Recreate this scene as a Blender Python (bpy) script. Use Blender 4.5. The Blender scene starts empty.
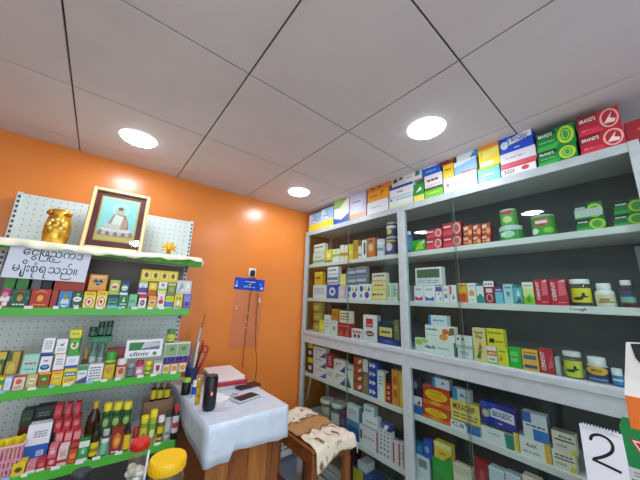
import bpy, math, random
from mathutils import Vector, Matrix
random.seed(7)
C = bpy.context.scene.collection
sc = bpy.context.scene
PI = math.pi

# ------------------------------------------------------------------ camera
F = 266.99306938
CAM_H = 1.42
R0 = Vector((0.77217332, -0.63461128, 0.03188869))    # camera right, in room axes
R1 = Vector((0.16039104, 0.14610609, -0.97618017))    # camera down
R2 = Vector((0.61483582, 0.75889494, 0.21460519))     # camera forward
EYE = Vector((0, 0, CAM_H))
cam_d = bpy.data.cameras.new('camera')
cam = bpy.data.objects.new('camera', cam_d)
C.objects.link(cam)
cam_d.sensor_width = 36
cam_d.lens = F / 640 * 36
cam_d.clip_start = 0.02
M = Matrix((R0, -R1, -R2)).transposed().to_4x4()
M.translation = EYE
cam.matrix_world = M
sc.camera = cam

# ------------------------------------------------------------------ materials
def lin(h):
    r = []
    for i in (0, 2, 4):
        c = int(h[i:i + 2], 16) / 255
        r.append(c / 12.92 if c <= .04045 else ((c + .055) / 1.055) ** 2.4)
    return (*r, 1)

PAL = dict(W='f0f0ec', CR='efe4bc', Y='f2d414', YO='f2ae16', O='ea7420', BR='84481e', R='c2222c', DR='7c1420', PK='e48ca8',
           MG='c02878', PU='5a3c98', LV='bab8e2', B='1e52c4', NB='152260', LB='92c8ea', CY='50bcd6', TL='1c8a84', G='1e963a',
           DG='0e5432', LG='8ece88', LM='a2d42c', MT='b6e4d2', OL='86863a', GD='c4942c', K='141416', GY='989a9c', DGY='48494c',
           SV='c6c8cc', SK='d6a078', TE='e8642c', WG='dfe8e2')
MATS = {}
def node_mat(name):
    m = bpy.data.materials.new(name)
    m.use_nodes = True
    nt = m.node_tree
    return m, nt, nt.nodes['Principled BSDF']

def mat(c, rough=.4, metal=0.0, spec=.5):
    """card, paint or plastic of one printed colour with a faint mottling"""
    h = PAL.get(c, c)
    key = (h, rough, metal)
    if key in MATS:
        return MATS[key]
    m, nt, b = node_mat('colour_%s' % h)
    col = lin(h)
    n = nt.nodes.new('ShaderNodeTexNoise'); n.inputs['Scale'].default_value = 35
    mx = nt.nodes.new('ShaderNodeMix'); mx.data_type = 'RGBA'
    mx.inputs[6].default_value = col
    mx.inputs[7].default_value = (col[0] * .9, col[1] * .9, col[2] * .9, 1)
    nt.links.new(n.outputs['Fac'], mx.inputs[0])
    nt.links.new(mx.outputs[2], b.inputs['Base Color'])
    b.inputs['Roughness'].default_value = rough
    b.inputs['Metallic'].default_value = metal
    b.inputs['Specular IOR Level'].default_value = spec
    MATS[key] = m
    return m

def clear_mat(name, tint, reflect=.08, rough=.03, body=0.0, body_col='ffffff'):
    """clear glass or plastic: see-through, with a Fresnel mirror and an optional milky body"""
    m = bpy.data.materials.new(name); m.use_nodes = True
    nt = m.node_tree; nt.nodes.clear()
    out = nt.nodes.new('ShaderNodeOutputMaterial')
    tr = nt.nodes.new('ShaderNodeBsdfTransparent'); tr.inputs[0].default_value = lin(tint)
    gl = nt.nodes.new('ShaderNodeBsdfGlossy'); gl.inputs['Roughness'].default_value = rough
    fr = nt.nodes.new('ShaderNodeFresnel'); fr.inputs[0].default_value = 1.5
    mth = nt.nodes.new('ShaderNodeMath'); mth.operation = 'MULTIPLY'; mth.inputs[1].default_value = reflect
    nt.links.new(fr.outputs[0], mth.inputs[0])
    ge = nt.nodes.new('ShaderNodeNewGeometry'); inv = nt.nodes.new('ShaderNodeMath'); inv.operation = 'SUBTRACT'; inv.inputs[0].default_value = 1
    nt.links.new(ge.outputs['Backfacing'], inv.inputs[1])        # only the outer face of a pane mirrors
    m3 = nt.nodes.new('ShaderNodeMath'); m3.operation = 'MULTIPLY'
    nt.links.new(mth.outputs[0], m3.inputs[0]); nt.links.new(inv.outputs[0], m3.inputs[1]); mth = m3
    mx = nt.nodes.new('ShaderNodeMixShader')
    nt.links.new(mth.outputs[0], mx.inputs[0])
    last = tr
    if body:
        df = nt.nodes.new('ShaderNodeBsdfDiffuse'); df.inputs[0].default_value = lin(body_col)
        m2 = nt.nodes.new('ShaderNodeMixShader'); m2.inputs[0].default_value = body
        nt.links.new(tr.outputs[0], m2.inputs[1]); nt.links.new(df.outputs[0], m2.inputs[2])
        last = m2
    nt.links.new(last.outputs[0], mx.inputs[1]); nt.links.new(gl.outputs[0], mx.inputs[2])
    nt.links.new(mx.outputs[0], out.inputs[0])
    return m

GLASS = clear_mat('cabinet_glass', 'f2f8f6', 1.0, .012)
PLASTIC = clear_mat('clear_plastic', 'eef2ee', .9, .08, .12, 'e8ece8')
MILKY = clear_mat('milky_plastic', 'f2f2f0', .8, .12, .35, 'f0f0f0')
POUCH = clear_mat('pouch_plastic', 'f8efe8', .9, .15, .14, 'd8b8a4')
JAR = clear_mat('jar_plastic', 'f2efe6', 1.0, .05, .08, 'd8d0c0')
DKGREEN = clear_mat('green_bottle_glass', '4a7a5c', 1.0, .05, .5, '14402a')
AMBER = clear_mat('amber_bottle_glass', '7a4a1c', 1.0, .05, .55, '4a2a0c')

def ramp_mat(name, kind, scale, stops, rough=.5, stretch=(1, 1, 1), bump=0, detail=4):
    m, nt, b = node_mat(name)
    tc = nt.nodes.new('ShaderNodeTexCoord'); mp = nt.nodes.new('ShaderNodeMapping')
    mp.inputs['Scale'].default_value = stretch
    nt.links.new(tc.outputs['Object'], mp.inputs[0])
    t = nt.nodes.new('ShaderNodeTexNoise' if kind == 'noise' else 'ShaderNodeTexVoronoi')
    t.inputs['Scale'].default_value = scale
    if kind == 'noise':
        t.inputs['Detail'].default_value = detail
    nt.links.new(mp.outputs[0], t.inputs['Vector'])
    rp = nt.nodes.new('ShaderNodeValToRGB')
    e = rp.color_ramp.elements
    while len(e) < len(stops):
        e.new(.5)
    for el, (p, h) in zip(e, stops):
        el.position = p; el.color = lin(h)
    nt.links.new(t.outputs['Fac' if kind == 'noise' else 'Distance'], rp.inputs[0])
    nt.links.new(rp.outputs[0], b.inputs['Base Color'])
    b.inputs['Roughness'].default_value = rough
    if bump:
        bp = nt.nodes.new('ShaderNodeBump'); bp.inputs['Strength'].default_value = bump; bp.inputs['Distance'].default_value = .01
        nt.links.new(t.outputs['Fac' if kind == 'noise' else 'Distance'], bp.inputs['Height'])
        nt.links.new(bp.outputs[0], b.inputs['Normal'])
    return m

ORANGE = ramp_mat('orange_gloss_paint', 'noise', 2.2, [(.3, 'dc7c32'), (.7, 'e4883c')], .27, bump=.02)
WHITEWALL = ramp_mat('white_wall_paint', 'noise', 3, [(.3, 'd6d3cd'), (.7, 'dedbd5')], .7)
TILE = ramp_mat('ceiling_tile', 'noise', 3, [(.3, 'd2ccd0'), (.7, 'dad4d8')], .6)
DARKWALL = ramp_mat('dark_grey_blue_wall', 'noise', 3, [(.3, '5a5e70'), (.7, '646878')], .7)  # one even dark grey-blue over the whole right wall
FLOORM = ramp_mat('floor_tile', 'noise', 5, [(.3, 'c4c0b8'), (.7, 'd0ccc4')], .35)
ALU = ramp_mat('painted_aluminium', 'noise', 20, [(.3, 'acb8ba'), (.7, 'b8c4c6')], .35)
CABBACK = ramp_mat('cabinet_back', 'noise', 4, [(.3, '566366'), (.7, '616e72')], .5)
SHELFW = ramp_mat('shelf_white', 'noise', 8, [(.3, 'd3d8d6'), (.7, 'dfe3e1')], .4)
WOOD = ramp_mat('varnished_wood', 'noise', 5, [(.3, '6a3814'), (.5, '8a4e1e'), (.7, '5a2c10')], .3, (9, 9, .8))
WOOD2 = ramp_mat('stool_wood', 'noise', 6, [(.3, '7a441c'), (.7, '9a5c28')], .35, (6, 6, 1))
DARKWOOD = ramp_mat('dark_wood', 'noise', 6, [(.3, '2c1a10'), (.7, '40281a')], .5, (1, 6, 1))
PLCLOTH = ramp_mat('plastic_tablecloth', 'noise', 26, [(.35, 'c4d0de'), (.65, 'ccd8e4')], .25, bump=.3, detail=2)
GOLD = ramp_mat('gold_foil', 'noise', 30, [(.3, 'b87a1c'), (.5, 'e0ac34'), (.7, 'f2d070')], .28, bump=.6)
GOLD.node_tree.nodes['Principled BSDF'].inputs['Metallic'].default_value = .75
CARD = ramp_mat('brown_card', 'noise', 14, [(.3, '8c6a48'), (.7, '9c7852')], .8)

def pegboard():
    m, nt, b = node_mat('perforated_steel')
    tc = nt.nodes.new('ShaderNodeTexCoord'); mp = nt.nodes.new('ShaderNodeMapping')
    mp.inputs['Scale'].default_value = (1 / .034, 0, 1 / .034)
    nt.links.new(tc.outputs['Object'], mp.inputs[0])
    fr = nt.nodes.new('ShaderNodeVectorMath'); fr.operation = 'FRACTION'; nt.links.new(mp.outputs[0], fr.inputs[0])
    sb = nt.nodes.new('ShaderNodeVectorMath'); sb.operation = 'SUBTRACT'; sb.inputs[1].default_value = (.5, 0, .5)
    nt.links.new(fr.outputs[0], sb.inputs[0])
    ln = nt.nodes.new('ShaderNodeVectorMath'); ln.operation = 'LENGTH'; nt.links.new(sb.outputs[0], ln.inputs[0])
    lt = nt.nodes.new('ShaderNodeMath'); lt.operation = 'LESS_THAN'; lt.inputs[1].default_value = .10
    nt.links.new(ln.outputs['Value'], lt.inputs[0])
    mx = nt.nodes.new('ShaderNodeMix'); mx.data_type = 'RGBA'
    mx.inputs[6].default_value = lin('ccd8d2'); mx.inputs[7].default_value = lin('6a7470')
    nt.links.new(lt.outputs[0], mx.inputs[0]); nt.links.new(mx.outputs[2], b.inputs['Base Color'])
    b.inputs['Roughness'].default_value = .45
    return m
PEG = pegboard()

def floral():
    m, nt, b = node_mat('floral_cloth')
    tc = nt.nodes.new('ShaderNodeTexCoord')
    n = nt.nodes.new('ShaderNodeTexNoise'); n.inputs['Scale'].default_value = 6; n.inputs['Detail'].default_value = 6; n.inputs['Distortion'].default_value = .5
    nt.links.new(tc.outputs['UV'], n.inputs['Vector'])
    rp = nt.nodes.new('ShaderNodeValToRGB'); e = rp.color_ramp.elements
    for p in range(3): e.new(.5)
    for el, (p, h) in zip(e, [(.0, '5a3a28'), (.36, '7e5c44'), (.42, 'e6dcc4'), (.57, 'ece2cc'), (.63, 'a89078')]):
        el.position = p; el.color = lin(h)
    nt.links.new(n.outputs['Fac'], rp.inputs[0])
    sep = nt.nodes.new('ShaderNodeSeparateXYZ'); nt.links.new(tc.outputs['UV'], sep.inputs[0])
    # tan band across the middle, its border wavy
    n2 = nt.nodes.new('ShaderNodeTexNoise'); n2.inputs['Scale'].default_value = 9
    nt.links.new(tc.outputs['UV'], n2.inputs['Vector'])
    a = nt.nodes.new('ShaderNodeMath'); a.operation = 'MULTIPLY_ADD'; a.inputs[1].default_value = .22
    nt.links.new(n2.outputs['Fac'], a.inputs[0]); nt.links.new(sep.outputs['Y'], a.inputs[2])
    c = nt.nodes.new('ShaderNodeValToRGB'); c.color_ramp.interpolation = 'CONSTANT'; e = c.color_ramp.elements
    for p in range(3): e.new(.5)
    for el, (p, v) in zip(e, [(0, 0), (.53, 1), (.57, .5), (.80, 1), (.84, 0)]):
        el.position = p; el.color = (v, v, v, 1)
    nt.links.new(a.outputs[0], c.inputs[0])
    r2 = nt.nodes.new('ShaderNodeValToRGB'); r2.color_ramp.interpolation = 'CONSTANT'; e = r2.color_ramp.elements
    e.new(.5)
    for el, (p, h) in zip(e, [(0, 'ffffff'), (.3, 'b98a58'), (.8, '8a6040')]):
        el.position = p; el.color = lin(h)
    nt.links.new(c.outputs[0], r2.inputs[0])
    gt = nt.nodes.new('ShaderNodeMath'); gt.operation = 'GREATER_THAN'; gt.inputs[1].default_value = .2
    nt.links.new(c.outputs[0], gt.inputs[0])
    mx = nt.nodes.new('ShaderNodeMix'); mx.data_type = 'RGBA'
    nt.links.new(gt.outputs[0], mx.inputs[0]); nt.links.new(rp.outputs[0], mx.inputs[6]); nt.links.new(r2.outputs[0], mx.inputs[7])
    nt.links.new(mx.outputs[2], b.inputs['Base Color'])
    b.inputs['Roughness'].default_value = .9
    return m
FLORAL = floral()

def emit(name, col, strength):
    m = bpy.data.materials.new(name); m.use_nodes = True
    nt = m.node_tree; nt.nodes.clear()
    o = nt.nodes.new('ShaderNodeOutputMaterial'); e = nt.nodes.new('ShaderNodeEmission')
    e.inputs[0].default_value = lin(col); e.inputs[1].default_value = strength
    nt.links.new(e.outputs[0], o.inputs[0])
    return m

# ------------------------------------------------------------------ lettering
GLY = {}
def glyphs(s):
    """outlines of one line of lettering, filled, scaled to a unit box"""
    if s in GLY:
        return GLY[s]
    cu = bpy.data.curves.new('lettering', 'FONT'); cu.body = s; cu.resolution_u = 2
    cu.offset = .022 if s.isascii() else .004
    o = bpy.data.objects.new('lettering', cu); C.objects.link(o)
    dg = bpy.context.evaluated_depsgraph_get()
    me = o.evaluated_get(dg).to_mesh()
    vs = [(v.co.x, v.co.y) for v in me.vertices]; fs = [tuple(p.vertices) for p in me.polygons]
    o.evaluated_get(dg).to_mesh_clear()
    bpy.data.objects.remove(o); bpy.data.curves.remove(cu)
    if not vs:
        GLY[s] = ([], [], 1); return GLY[s]
    x0 = min(v[0] for v in vs); x1 = max(v[0] for v in vs); y0 = min(v[1] for v in vs); y1 = max(v[1] for v in vs)
    w = max(x1 - x0, 1e-6); h = max(y1 - y0, 1e-6)
    GLY[s] = ([((x - x0) / w, (y - y0) / h) for x, y in vs], fs, w / h, (x0, x1, y0, y1))
    return GLY[s]

# ------------------------------------------------------------------ mesh builder
class MB:
    def __init__(s):
        s.v = []; s.f = []; s.m = []; s.mats = []; s.sm = []; s.uv = None
    def mi(s, m):
        if isinstance(m, str): m = mat(m)
        if m not in s.mats: s.mats.append(m)
        return s.mats.index(m)
    def add(s, vs, fs, m, smooth=False, T=None):
        o = len(s.v)
        for p in vs:
            p = Vector(p)
            s.v.append(tuple(T @ p if T is not None else p))
        i = s.mi(m)
        for f in fs:
            s.f.append(tuple(o + k for k in f)); s.m.append(i); s.sm.append(smooth)
        return s
    def box(s, x0, x1, y0, y1, z0, z1, m, c=0.0, T=None, side=None, top=None):
        """chamfered block; side / top give those faces a colour of their own (the front is -y)"""
        c = min(c, .3 * min(x1 - x0, y1 - y0, z1 - z0))
        lo = (x0, y0, z0); hi = (x1, y1, z1); idx = {}; vs = []
        for sx in (0, 1):
            for sy in (0, 1):
                for sz in (0, 1):
                    sg = (sx, sy, sz)
                    base = [hi[k] if sg[k] else lo[k] for k in range(3)]
                    if c <= 0:
                        for a in range(3): idx[(sg, a)] = len(vs)
                        vs.append(base); continue
                    for a in range(3):
                        p = [base[k] if k == a else base[k] + (c if not sg[k] else -c) for k in range(3)]
                        idx[(sg, a)] = len(vs); vs.append(p)
        ctr = Vector([(lo[k] + hi[k]) / 2 for k in range(3)])
        def fix(f):
            a, b, d = (Vector(vs[f[0]]), Vector(vs[f[1]]), Vector(vs[f[2]]))
            n = (b - a).cross(d - a)
            return f if n.dot(a + b + d - 3 * ctr) > 0 else f[::-1]
        groups = {}
        for a in range(3):
            b, d = [k for k in range(3) if k != a]
            for sg in (0, 1):
                q = []
                for (p, r) in ((0, 0), (1, 0), (1, 1), (0, 1)):
                    t = [0, 0, 0]; t[a] = sg; t[b] = p; t[d] = r
                    q.append(idx[(tuple(t), a)])
                mm = m
                if a == 2 and sg == 1 and top is not None: mm = top
                elif (a == 0 or (a == 1 and sg == 1)) and side is not None: mm = side
                groups.setdefault(id(mm) if not isinstance(mm, str) else mm, (mm, []))[1].append(fix(tuple(q)))
        ed = []
        if c > 0:
            for a in range(3):
                b, d = [k for k in range(3) if k != a]
                for p in (0, 1):
                    for r in (0, 1):
                        t0 = [0, 0, 0]; t0[b] = p; t0[d] = r; t1 = list(t0); t1[a] = 1
                        t0 = tuple(t0); t1 = tuple(t1)
                        ed.append(fix((idx[(t0, b)], idx[(t1, b)], idx[(t1, d)], idx[(t0, d)])))
            for sx in (0, 1):
                for sy in (0, 1):
                    for sz in (0, 1):
                        k = (sx, sy, sz)
                        ed.append(fix((idx[(k, 0)], idx[(k, 1)], idx[(k, 2)])))
            groups.setdefault(id(m) if not isinstance(m, str) else m, (m, []))[1].extend(ed)
        o = len(s.v)
        for p in vs:
            p = Vector(p); s.v.append(tuple(T @ p if T is not None else p))
        for mm, fl in groups.values():
            i = s.mi(mm)
            for f in fl:
                s.f.append(tuple(o + k for k in f)); s.m.append(i); s.sm.append(False)
        return s
    def lathe(s, prof, m, n=20, T=None, cap0=True, cap1=True, smooth=True, center=(0, 0)):
        vs = []; fs = []
        for (r, z) in prof:
            for k in range(n):
                a = 2 * PI * k / n
                vs.append((center[0] + r * math.cos(a), center[1] + r * math.sin(a), z))
        for i in range(len(prof) - 1):
            for k in range(n):
                k2 = (k + 1) % n
                fs.append((i * n + k, i * n + k2, (i + 1) * n + k2, (i + 1) * n + k))
        s.add(vs, fs, m, smooth, T)
        ends = []
        if cap0: ends.append(tuple(range(n))[::-1])
        if cap1: ends.append(tuple((len(prof) - 1) * n + k for k in range(n)))
        if ends: s.add(vs, ends, m, False, T)
        return s
    def tube(s, pts, r, m, n=8, T=None):
        pts = [Vector(p) for p in pts]; vs = []; fs = []
        prev = None
        for i, p in enumerate(pts):
            d = (pts[min(i + 1, len(pts) - 1)] - pts[max(i - 1, 0)]).normalized()
            if prev is None:
                a = d.orthogonal().normalized()
            else:
                a = (prev - d * prev.dot(d)).normalized()
            prev = a; b = d.cross(a)
            rr = r[i] if isinstance(r, (list, tuple)) else r
            for k in range(n):
                t = 2 * PI * k / n
                vs.append(p + a * (math.cos(t) * rr) + b * (math.sin(t) * rr))
        for i in range(len(pts) - 1):
            for k in range(n):
                k2 = (k + 1) % n
                fs.append((i * n + k, i * n + k2, (i + 1) * n + k2, (i + 1) * n + k))
        fs.append(tuple(range(n))[::-1]); fs.append(tuple((len(pts) - 1) * n + k for k in range(n)))
        return s.add(vs, fs, m, True, T)
    def ball(s, c, r, m, n=14, T=None):
        rx, ry, rz = r if isinstance(r, (list, tuple)) else (r, r, r)
        vs = []; fs = []; rows = n // 2
        for i in range(rows + 1):
            ph = PI * i / rows
            for k in range(n):
                a = 2 * PI * k / n
                vs.append((c[0] + rx * math.sin(ph) * math.cos(a), c[1] + ry * math.sin(ph) * math.sin(a), c[2] - rz * math.cos(ph)))
        for i in range(rows):
            for k in range(n):
                k2 = (k + 1) % n
                fs.append((i * n + k, i * n + k2, (i + 1) * n + k2, (i + 1) * n + k))
        return s.add(vs, fs, m, True, T)
    # flat print on a front (-y) face
    def rect(s, x0, z0, x1, z1, y, m, T=None):
        return s.add([(x0, y, z0), (x1, y, z0), (x1, y, z1), (x0, y, z1)], [(0, 1, 2, 3)], m, False, T)
    def ell(s, cx, cz, rx, rz, y, m, T=None, n=20):
        vs = [(cx + rx * math.cos(2 * PI * k / n), y, cz + rz * math.sin(2 * PI * k / n)) for k in range(n)]
        return s.add(vs, [tuple(range(n))], m, False, T)
    def ring(s, cx, cz, rx, rz, w, y, m, T=None, n=24):
        vs = []
        for k in range(n):
            a = 2 * PI * k / n
            vs += [(cx + rx * math.cos(a), y, cz + rz * math.sin(a)), (cx + (rx - w) * math.cos(a), y, cz + (rz - w) * math.sin(a))]
        fs = [(2 * k, 2 * ((k + 1) % n), 2 * ((k + 1) % n) + 1, 2 * k + 1) for k in range(n)]
        return s.add(vs, fs, m, False, T)
    def poly(s, pts, y, m, T=None):
        return s.add([(x, y, z) for x, z in pts], [tuple(range(len(pts)))], m, False, T)
    def text(s, txt, x0, z0, x1, z1, y, m, T=None, vert=False, keep=False):
        g = glyphs(txt)
        if not g[0]: return s
        if keep:
            w = min(x1 - x0, (z1 - z0) * g[2]); cx = (x0 + x1) / 2; x0, x1 = cx - w / 2, cx + w / 2
        if vert:
            vs = [(x1 - b * (x1 - x0), y, z0 + a * (z1 - z0)) for a, b in g[0]]
        else:
            vs = [(x0 + a * (x1 - x0), y, z0 + b * (z1 - z0)) for a, b in g[0]]
        return s.add(vs, g[1], m, False, T)
    def build(s, name, parent=None, loc=None, rotz=0):
        me = bpy.data.meshes.new(name)
        me.from_pydata(s.v, [], s.f)
        for m in s.mats: me.materials.append(m)
        me.polygons.foreach_set('material_index', s.m)
        me.polygons.foreach_set('use_smooth', s.sm)
        me.update()
        o = bpy.data.objects.new(name, me)
        C.objects.link(o)
        if parent is not None: o.parent = parent
        if loc is not None: o.location = loc
        if rotz: o.rotation_euler = (0, 0, rotz)
        return o

LABELS = {}
def tag(o, label, cat, group=None):
    o['label'] = label; o['category'] = cat
    if group: o['group'] = group
    LABELS.setdefault(label, []).append(o.name)
    return o
def thing(name, label, cat, loc=(0, 0, 0), rotz=0, group=None):
    o = bpy.data.objects.new(name, None); C.objects.link(o)
    o.empty_display_size = .03
    o.location = loc; o.rotation_euler = (0, 0, rotz)
    return tag(o, label, cat, group)
def struct(name, mb, parent=None):
    o = mb.build(name, parent)
    if parent is None: o['kind'] = 'structure'
    return o

# ------------------------------------------------------------------ prints on the face of a box
def prints(mb, spec, w, h, y):
    eps = .0003; k = 0
    for tok in spec.split(';')[1:]:
        t = tok.split(); op = t[0]; k += 1; yy = y - eps * k
        if op in 'ST': continue
        if op == 'p':
            q = list(map(float, t[2:])); pts = [((q[i] - .5) * w, q[i + 1] * h) for i in range(0, len(q), 2)]
            mb.poly(pts, yy, t[1]); continue
        a, b, c, d = map(float, t[1:5]); x0, x1 = (a - .5) * w, (c - .5) * w; z0, z1 = b * h, d * h
        col = t[5]
        if op == 'r': mb.rect(x0, z0, x1, z1, yy, col)
        elif op == 'e': mb.ell((x0 + x1) / 2, (z0 + z1) / 2, (x1 - x0) / 2, (z1 - z0) / 2, yy, col)
        elif op == 'o': mb.ring((x0 + x1) / 2, (z0 + z1) / 2, (x1 - x0) / 2, (z1 - z0) / 2, .22 * min(x1 - x0, z1 - z0) / 2, yy, col)
        elif op == 't': mb.text(' '.join(t[6:]), x0, z0, x1, z1, yy, col)
        elif op == 'v': mb.text(' '.join(t[6:]), x0, z0, x1, z1, yy, col, vert=True)
        elif op == 'l':                      # unreadable small print: broken dashes
            n = int(t[6]); rnd = random.Random(tok)
            for i in range(n):
                za = z1 - (z1 - z0) * (i + .25) / n; zb = z1 - (z1 - z0) * (i + .75) / n
                x = x0
                while x < x1 - .002:
                    L = min(x1, x + (x1 - x0) * rnd.uniform(.12, .35))
                    mb.rect(x, zb, L, za, yy, col)
                    x = L + (x1 - x0) * .06

def box_mesh(spec, w, d, h):
    base = spec.split(';')[0]; side = top = None
    for tok in spec.split(';')[1:]:
        t = tok.split()
        if t[0] == 'S': side = t[1]
        if t[0] == 'T': top = t[1]
    mb = MB(); mb.box(-w / 2, w / 2, 0, d, 0, h, base, .0012, side=side, top=top)
    prints(mb, spec, w, h, 0)
    return mb

# ------------------------------------------------------------------ rows of goods standing on a shelf
WARN = []
class Row:
    def __init__(s, O, u, z, place, group, dmax=.12):
        s.O = Vector((O[0], O[1], 0)); s.u = Vector((u[0], u[1], 0)).normalized(); s.n = Vector((-s.u.y, s.u.x, 0))
        s.z = z; s.place = place; s.group = group; s.items = []; s.rot = math.atan2(s.u.y, s.u.x); s.dmax = dmax
    def s_at(s, px, z, back):
        k = (px - 320) / F; w = R0 - k * R2
        a = s.O + s.n * back + Vector((0, 0, z)) - EYE
        return -w.dot(a) / w.dot(s.u)
    def z_at(s, py, sv, back):
        k = (py - 240) / F; w = R1 - k * R2
        a = s.O + s.n * back + s.u * sv - EYE
        return -w.dot(a) / w.z
    def fit(s, x0, x1, yt, back, d, base=None, gap=.0008):
        zb = s.z; zt = zb + .05
        for _ in range(3):
            zm = (zb + zt) / 2
            a, b = s.s_at(x0, zm, back), s.s_at(x1, zm, back)
            if base is None:
                zb = s.z
                for (p, q, bk, dd, e0, e1) in s.items:
                    if bk < back + d - .001 and bk + dd > back + .001:
                        ov = min(b, q) - max(a, p)
                        if ov > .3 * min(b - a, q - p) and e1 > zb: zb = e1
            else:
                zb = base
            zt = s.z_at(yt, (a + b) / 2, back)
        for (p, q, bk, dd, e0, e1) in s.items:
            if bk < back + d - .001 and bk + dd > back + .001 and e1 > zb + .0005 and e0 < zt - .0005:
                ov = min(b, q) - max(a, p)
                if ov > 0:
                    if (a + b) / 2 > (p + q) / 2: a = max(a, q)
                    else: b = min(b, p)
        if zt - zb < .008:
            WARN.append(('low', s.place, x0, x1, round(zt - zb, 4))); zt = zb + .012
        if b - a < .006:
            WARN.append(('thin', s.place, x0, x1, round(b - a, 4))); b = a + .008
        a += gap; b -= gap
        s.items.append((a, b, back, d, zb, zt))
        return a, b, zb, zt
    def at(s, sv, back, z):
        p = s.O + s.u * sv + s.n * back; return (p.x, p.y, z)
    def lab(s, look, place=None):
        return (look + ' ' + (s.place if place is None else place)).strip()
    def box(s, x0, x1, yt, look, spec, d=.05, back=0, rep=1, name='medicine_box', cat='box', base=None, place=None, looks=None):
        a, b, zb, zt = s.fit(x0, x1, yt, back, d, base)
        h = (zt - zb) / rep; first = None
        for i in range(rep):
            L = look if looks is None else looks[i]
            if first is None:
                o = box_mesh(spec, b - a, d - .001, h - .0004).build(name); first = o
            else:
                o = first.copy(); C.objects.link(o)
            o.location = s.at((a + b) / 2, back, zb + h * i); o.rotation_euler = (0, 0, s.rot)
            tag(o, s.lab(L, place), cat, s.group)
        return first
    def bottle(s, x0, x1, yt, look, body, cap, label=None, spec=None, capf=.2, neck=.55, shoulder=.12, lab=(.12, .62), capr=None,
               back=0, name='bottle', cat='bottle', base=None, place=None, rough=.3, fill=None):
        """round bottle or jar: body, cap and a wrapped label, each a part"""
        zz = s.z
        a = s.s_at(x0, zz + .03, back); b = s.s_at(x1, zz + .03, back); d = b - a
        a, b, zb, zt = s.fit(x0, x1, yt, back, d, base)
        r = min((b - a), d) / 2; H = zt - zb
        root = thing(name, s.lab(look, place), cat, s.at((a + b) / 2, back + r, zb), s.rot, s.group)
        hc = H * capf; hb = H - hc; rn = r * neck
        prof = [(r * .88, 0), (r, H * .025), (r, hb - H * shoulder), (r * .9, hb - H * shoulder * .55), (rn, hb - H * .02), (rn, hb)]
        bm = body if not isinstance(body, str) else mat(body, rough)
        MB().lathe(prof, bm, 18).build('body', root)
        rc = capr * r if capr else min(r, rn * 1.18)
        cm = MB(); cm.lathe([(rc, hb - H * .015 - .0002), (rc, H - hc * .12), (rc * .93, H)], mat(cap, .35), 18)
        cm.build('cap', root)
        if fill:
            MB().lathe([(r * .8, H * .04), (r * .86, H * .1), (r * .86, hb * .72), (r * .6, hb * .78)], mat(fill, .6), 14).build('contents', root)
        if label:
            z0, z1 = H * lab[0], H * lab[1]; n = 18; lm = MB()
            lm.lathe([(r * 1.008, z0), (r * 1.008, z1)], mat(label), n, cap0=False, cap1=False)
            if spec:
                for j, tok in enumerate(spec.split(';')):
                    t = tok.split(); u0, v0, u1, v1 = map(float, t[1:5]); rr = r * 1.008 + .0005 * (j + 1)
                    a0 = -PI / 2 - 1.25 + u0 * 2.5; a1 = -PI / 2 - 1.25 + u1 * 2.5; q = 10; vs = []
                    if t[0] == 'e':
                        NR = 6; ef = []
                        vs.append((rr * math.cos((a0 + a1) / 2), rr * math.sin((a0 + a1) / 2), z0 + (z1 - z0) * (v0 + v1) / 2))
                        for m_ in range(1, NR + 1):
                            for k in range(16):
                                t_ = 2 * PI * k / 16; q_ = m_ / NR
                                aa = (a0 + a1) / 2 + q_ * (a1 - a0) / 2 * math.cos(t_); zz_ = z0 + (z1 - z0) * ((v0 + v1) / 2 + q_ * (v1 - v0) / 2 * math.sin(t_))
                                vs.append((rr * math.cos(aa), rr * math.sin(aa), zz_))
                        for k in range(16):
                            k2 = (k + 1) % 16; ef.append((0, 1 + k, 1 + k2))
                            for m_ in range(NR - 1): ef.append((1 + m_ * 16 + k, 1 + m_ * 16 + 16 + k, 1 + m_ * 16 + 16 + k2, 1 + m_ * 16 + k2))
                        lm.add(vs, ef, t[5])
                    elif t[0] == 't':
                        g = glyphs(' '.join(t[6:]))
                        vs = [(rr * math.cos(a0 + (a1 - a0) * x), rr * math.sin(a0 + (a1 - a0) * x), z0 + (z1 - z0) * (v0 + (v1 - v0) * y)) for x, y in g[0]]
                        lm.add(vs, g[1], t[5])
                    else:
                        for k in range(q + 1):
                            aa = a0 + (a1 - a0) * k / q
                            vs += [(rr * math.cos(aa), rr * math.sin(aa), z0 + (z1 - z0) * v0), (rr * math.cos(aa), rr * math.sin(aa), z0 + (z1 - z0) * v1)]
                        lm.add(vs, [(2 * k, 2 * k + 2, 2 * k + 3, 2 * k + 1) for k in range(q)], t[5])
            lm.build('label', root)
        return root
    def can(s, x0, x1, yt, look, side, lid, spec=None, **kw):
        return s.bottle(x0, x1, yt, look, lid, lid, side, spec, capf=.06, neck=.95, shoulder=.03, lab=(.03, .91), capr=.97, name=kw.pop('name', 'can'), cat=kw.pop('cat', 'can'), **kw)
EXPO = 0.42; SKY = 2.7; LEDS = 64

# ------------------------------------------------------------------ the room
CEIL = 2.35; YW = 2.325; XW = 2.04
b = MB(); b.box(-2.3, XW + .1, -2.3, YW + .1, -.1, 0, FLOORM); struct('floor', b)
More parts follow.
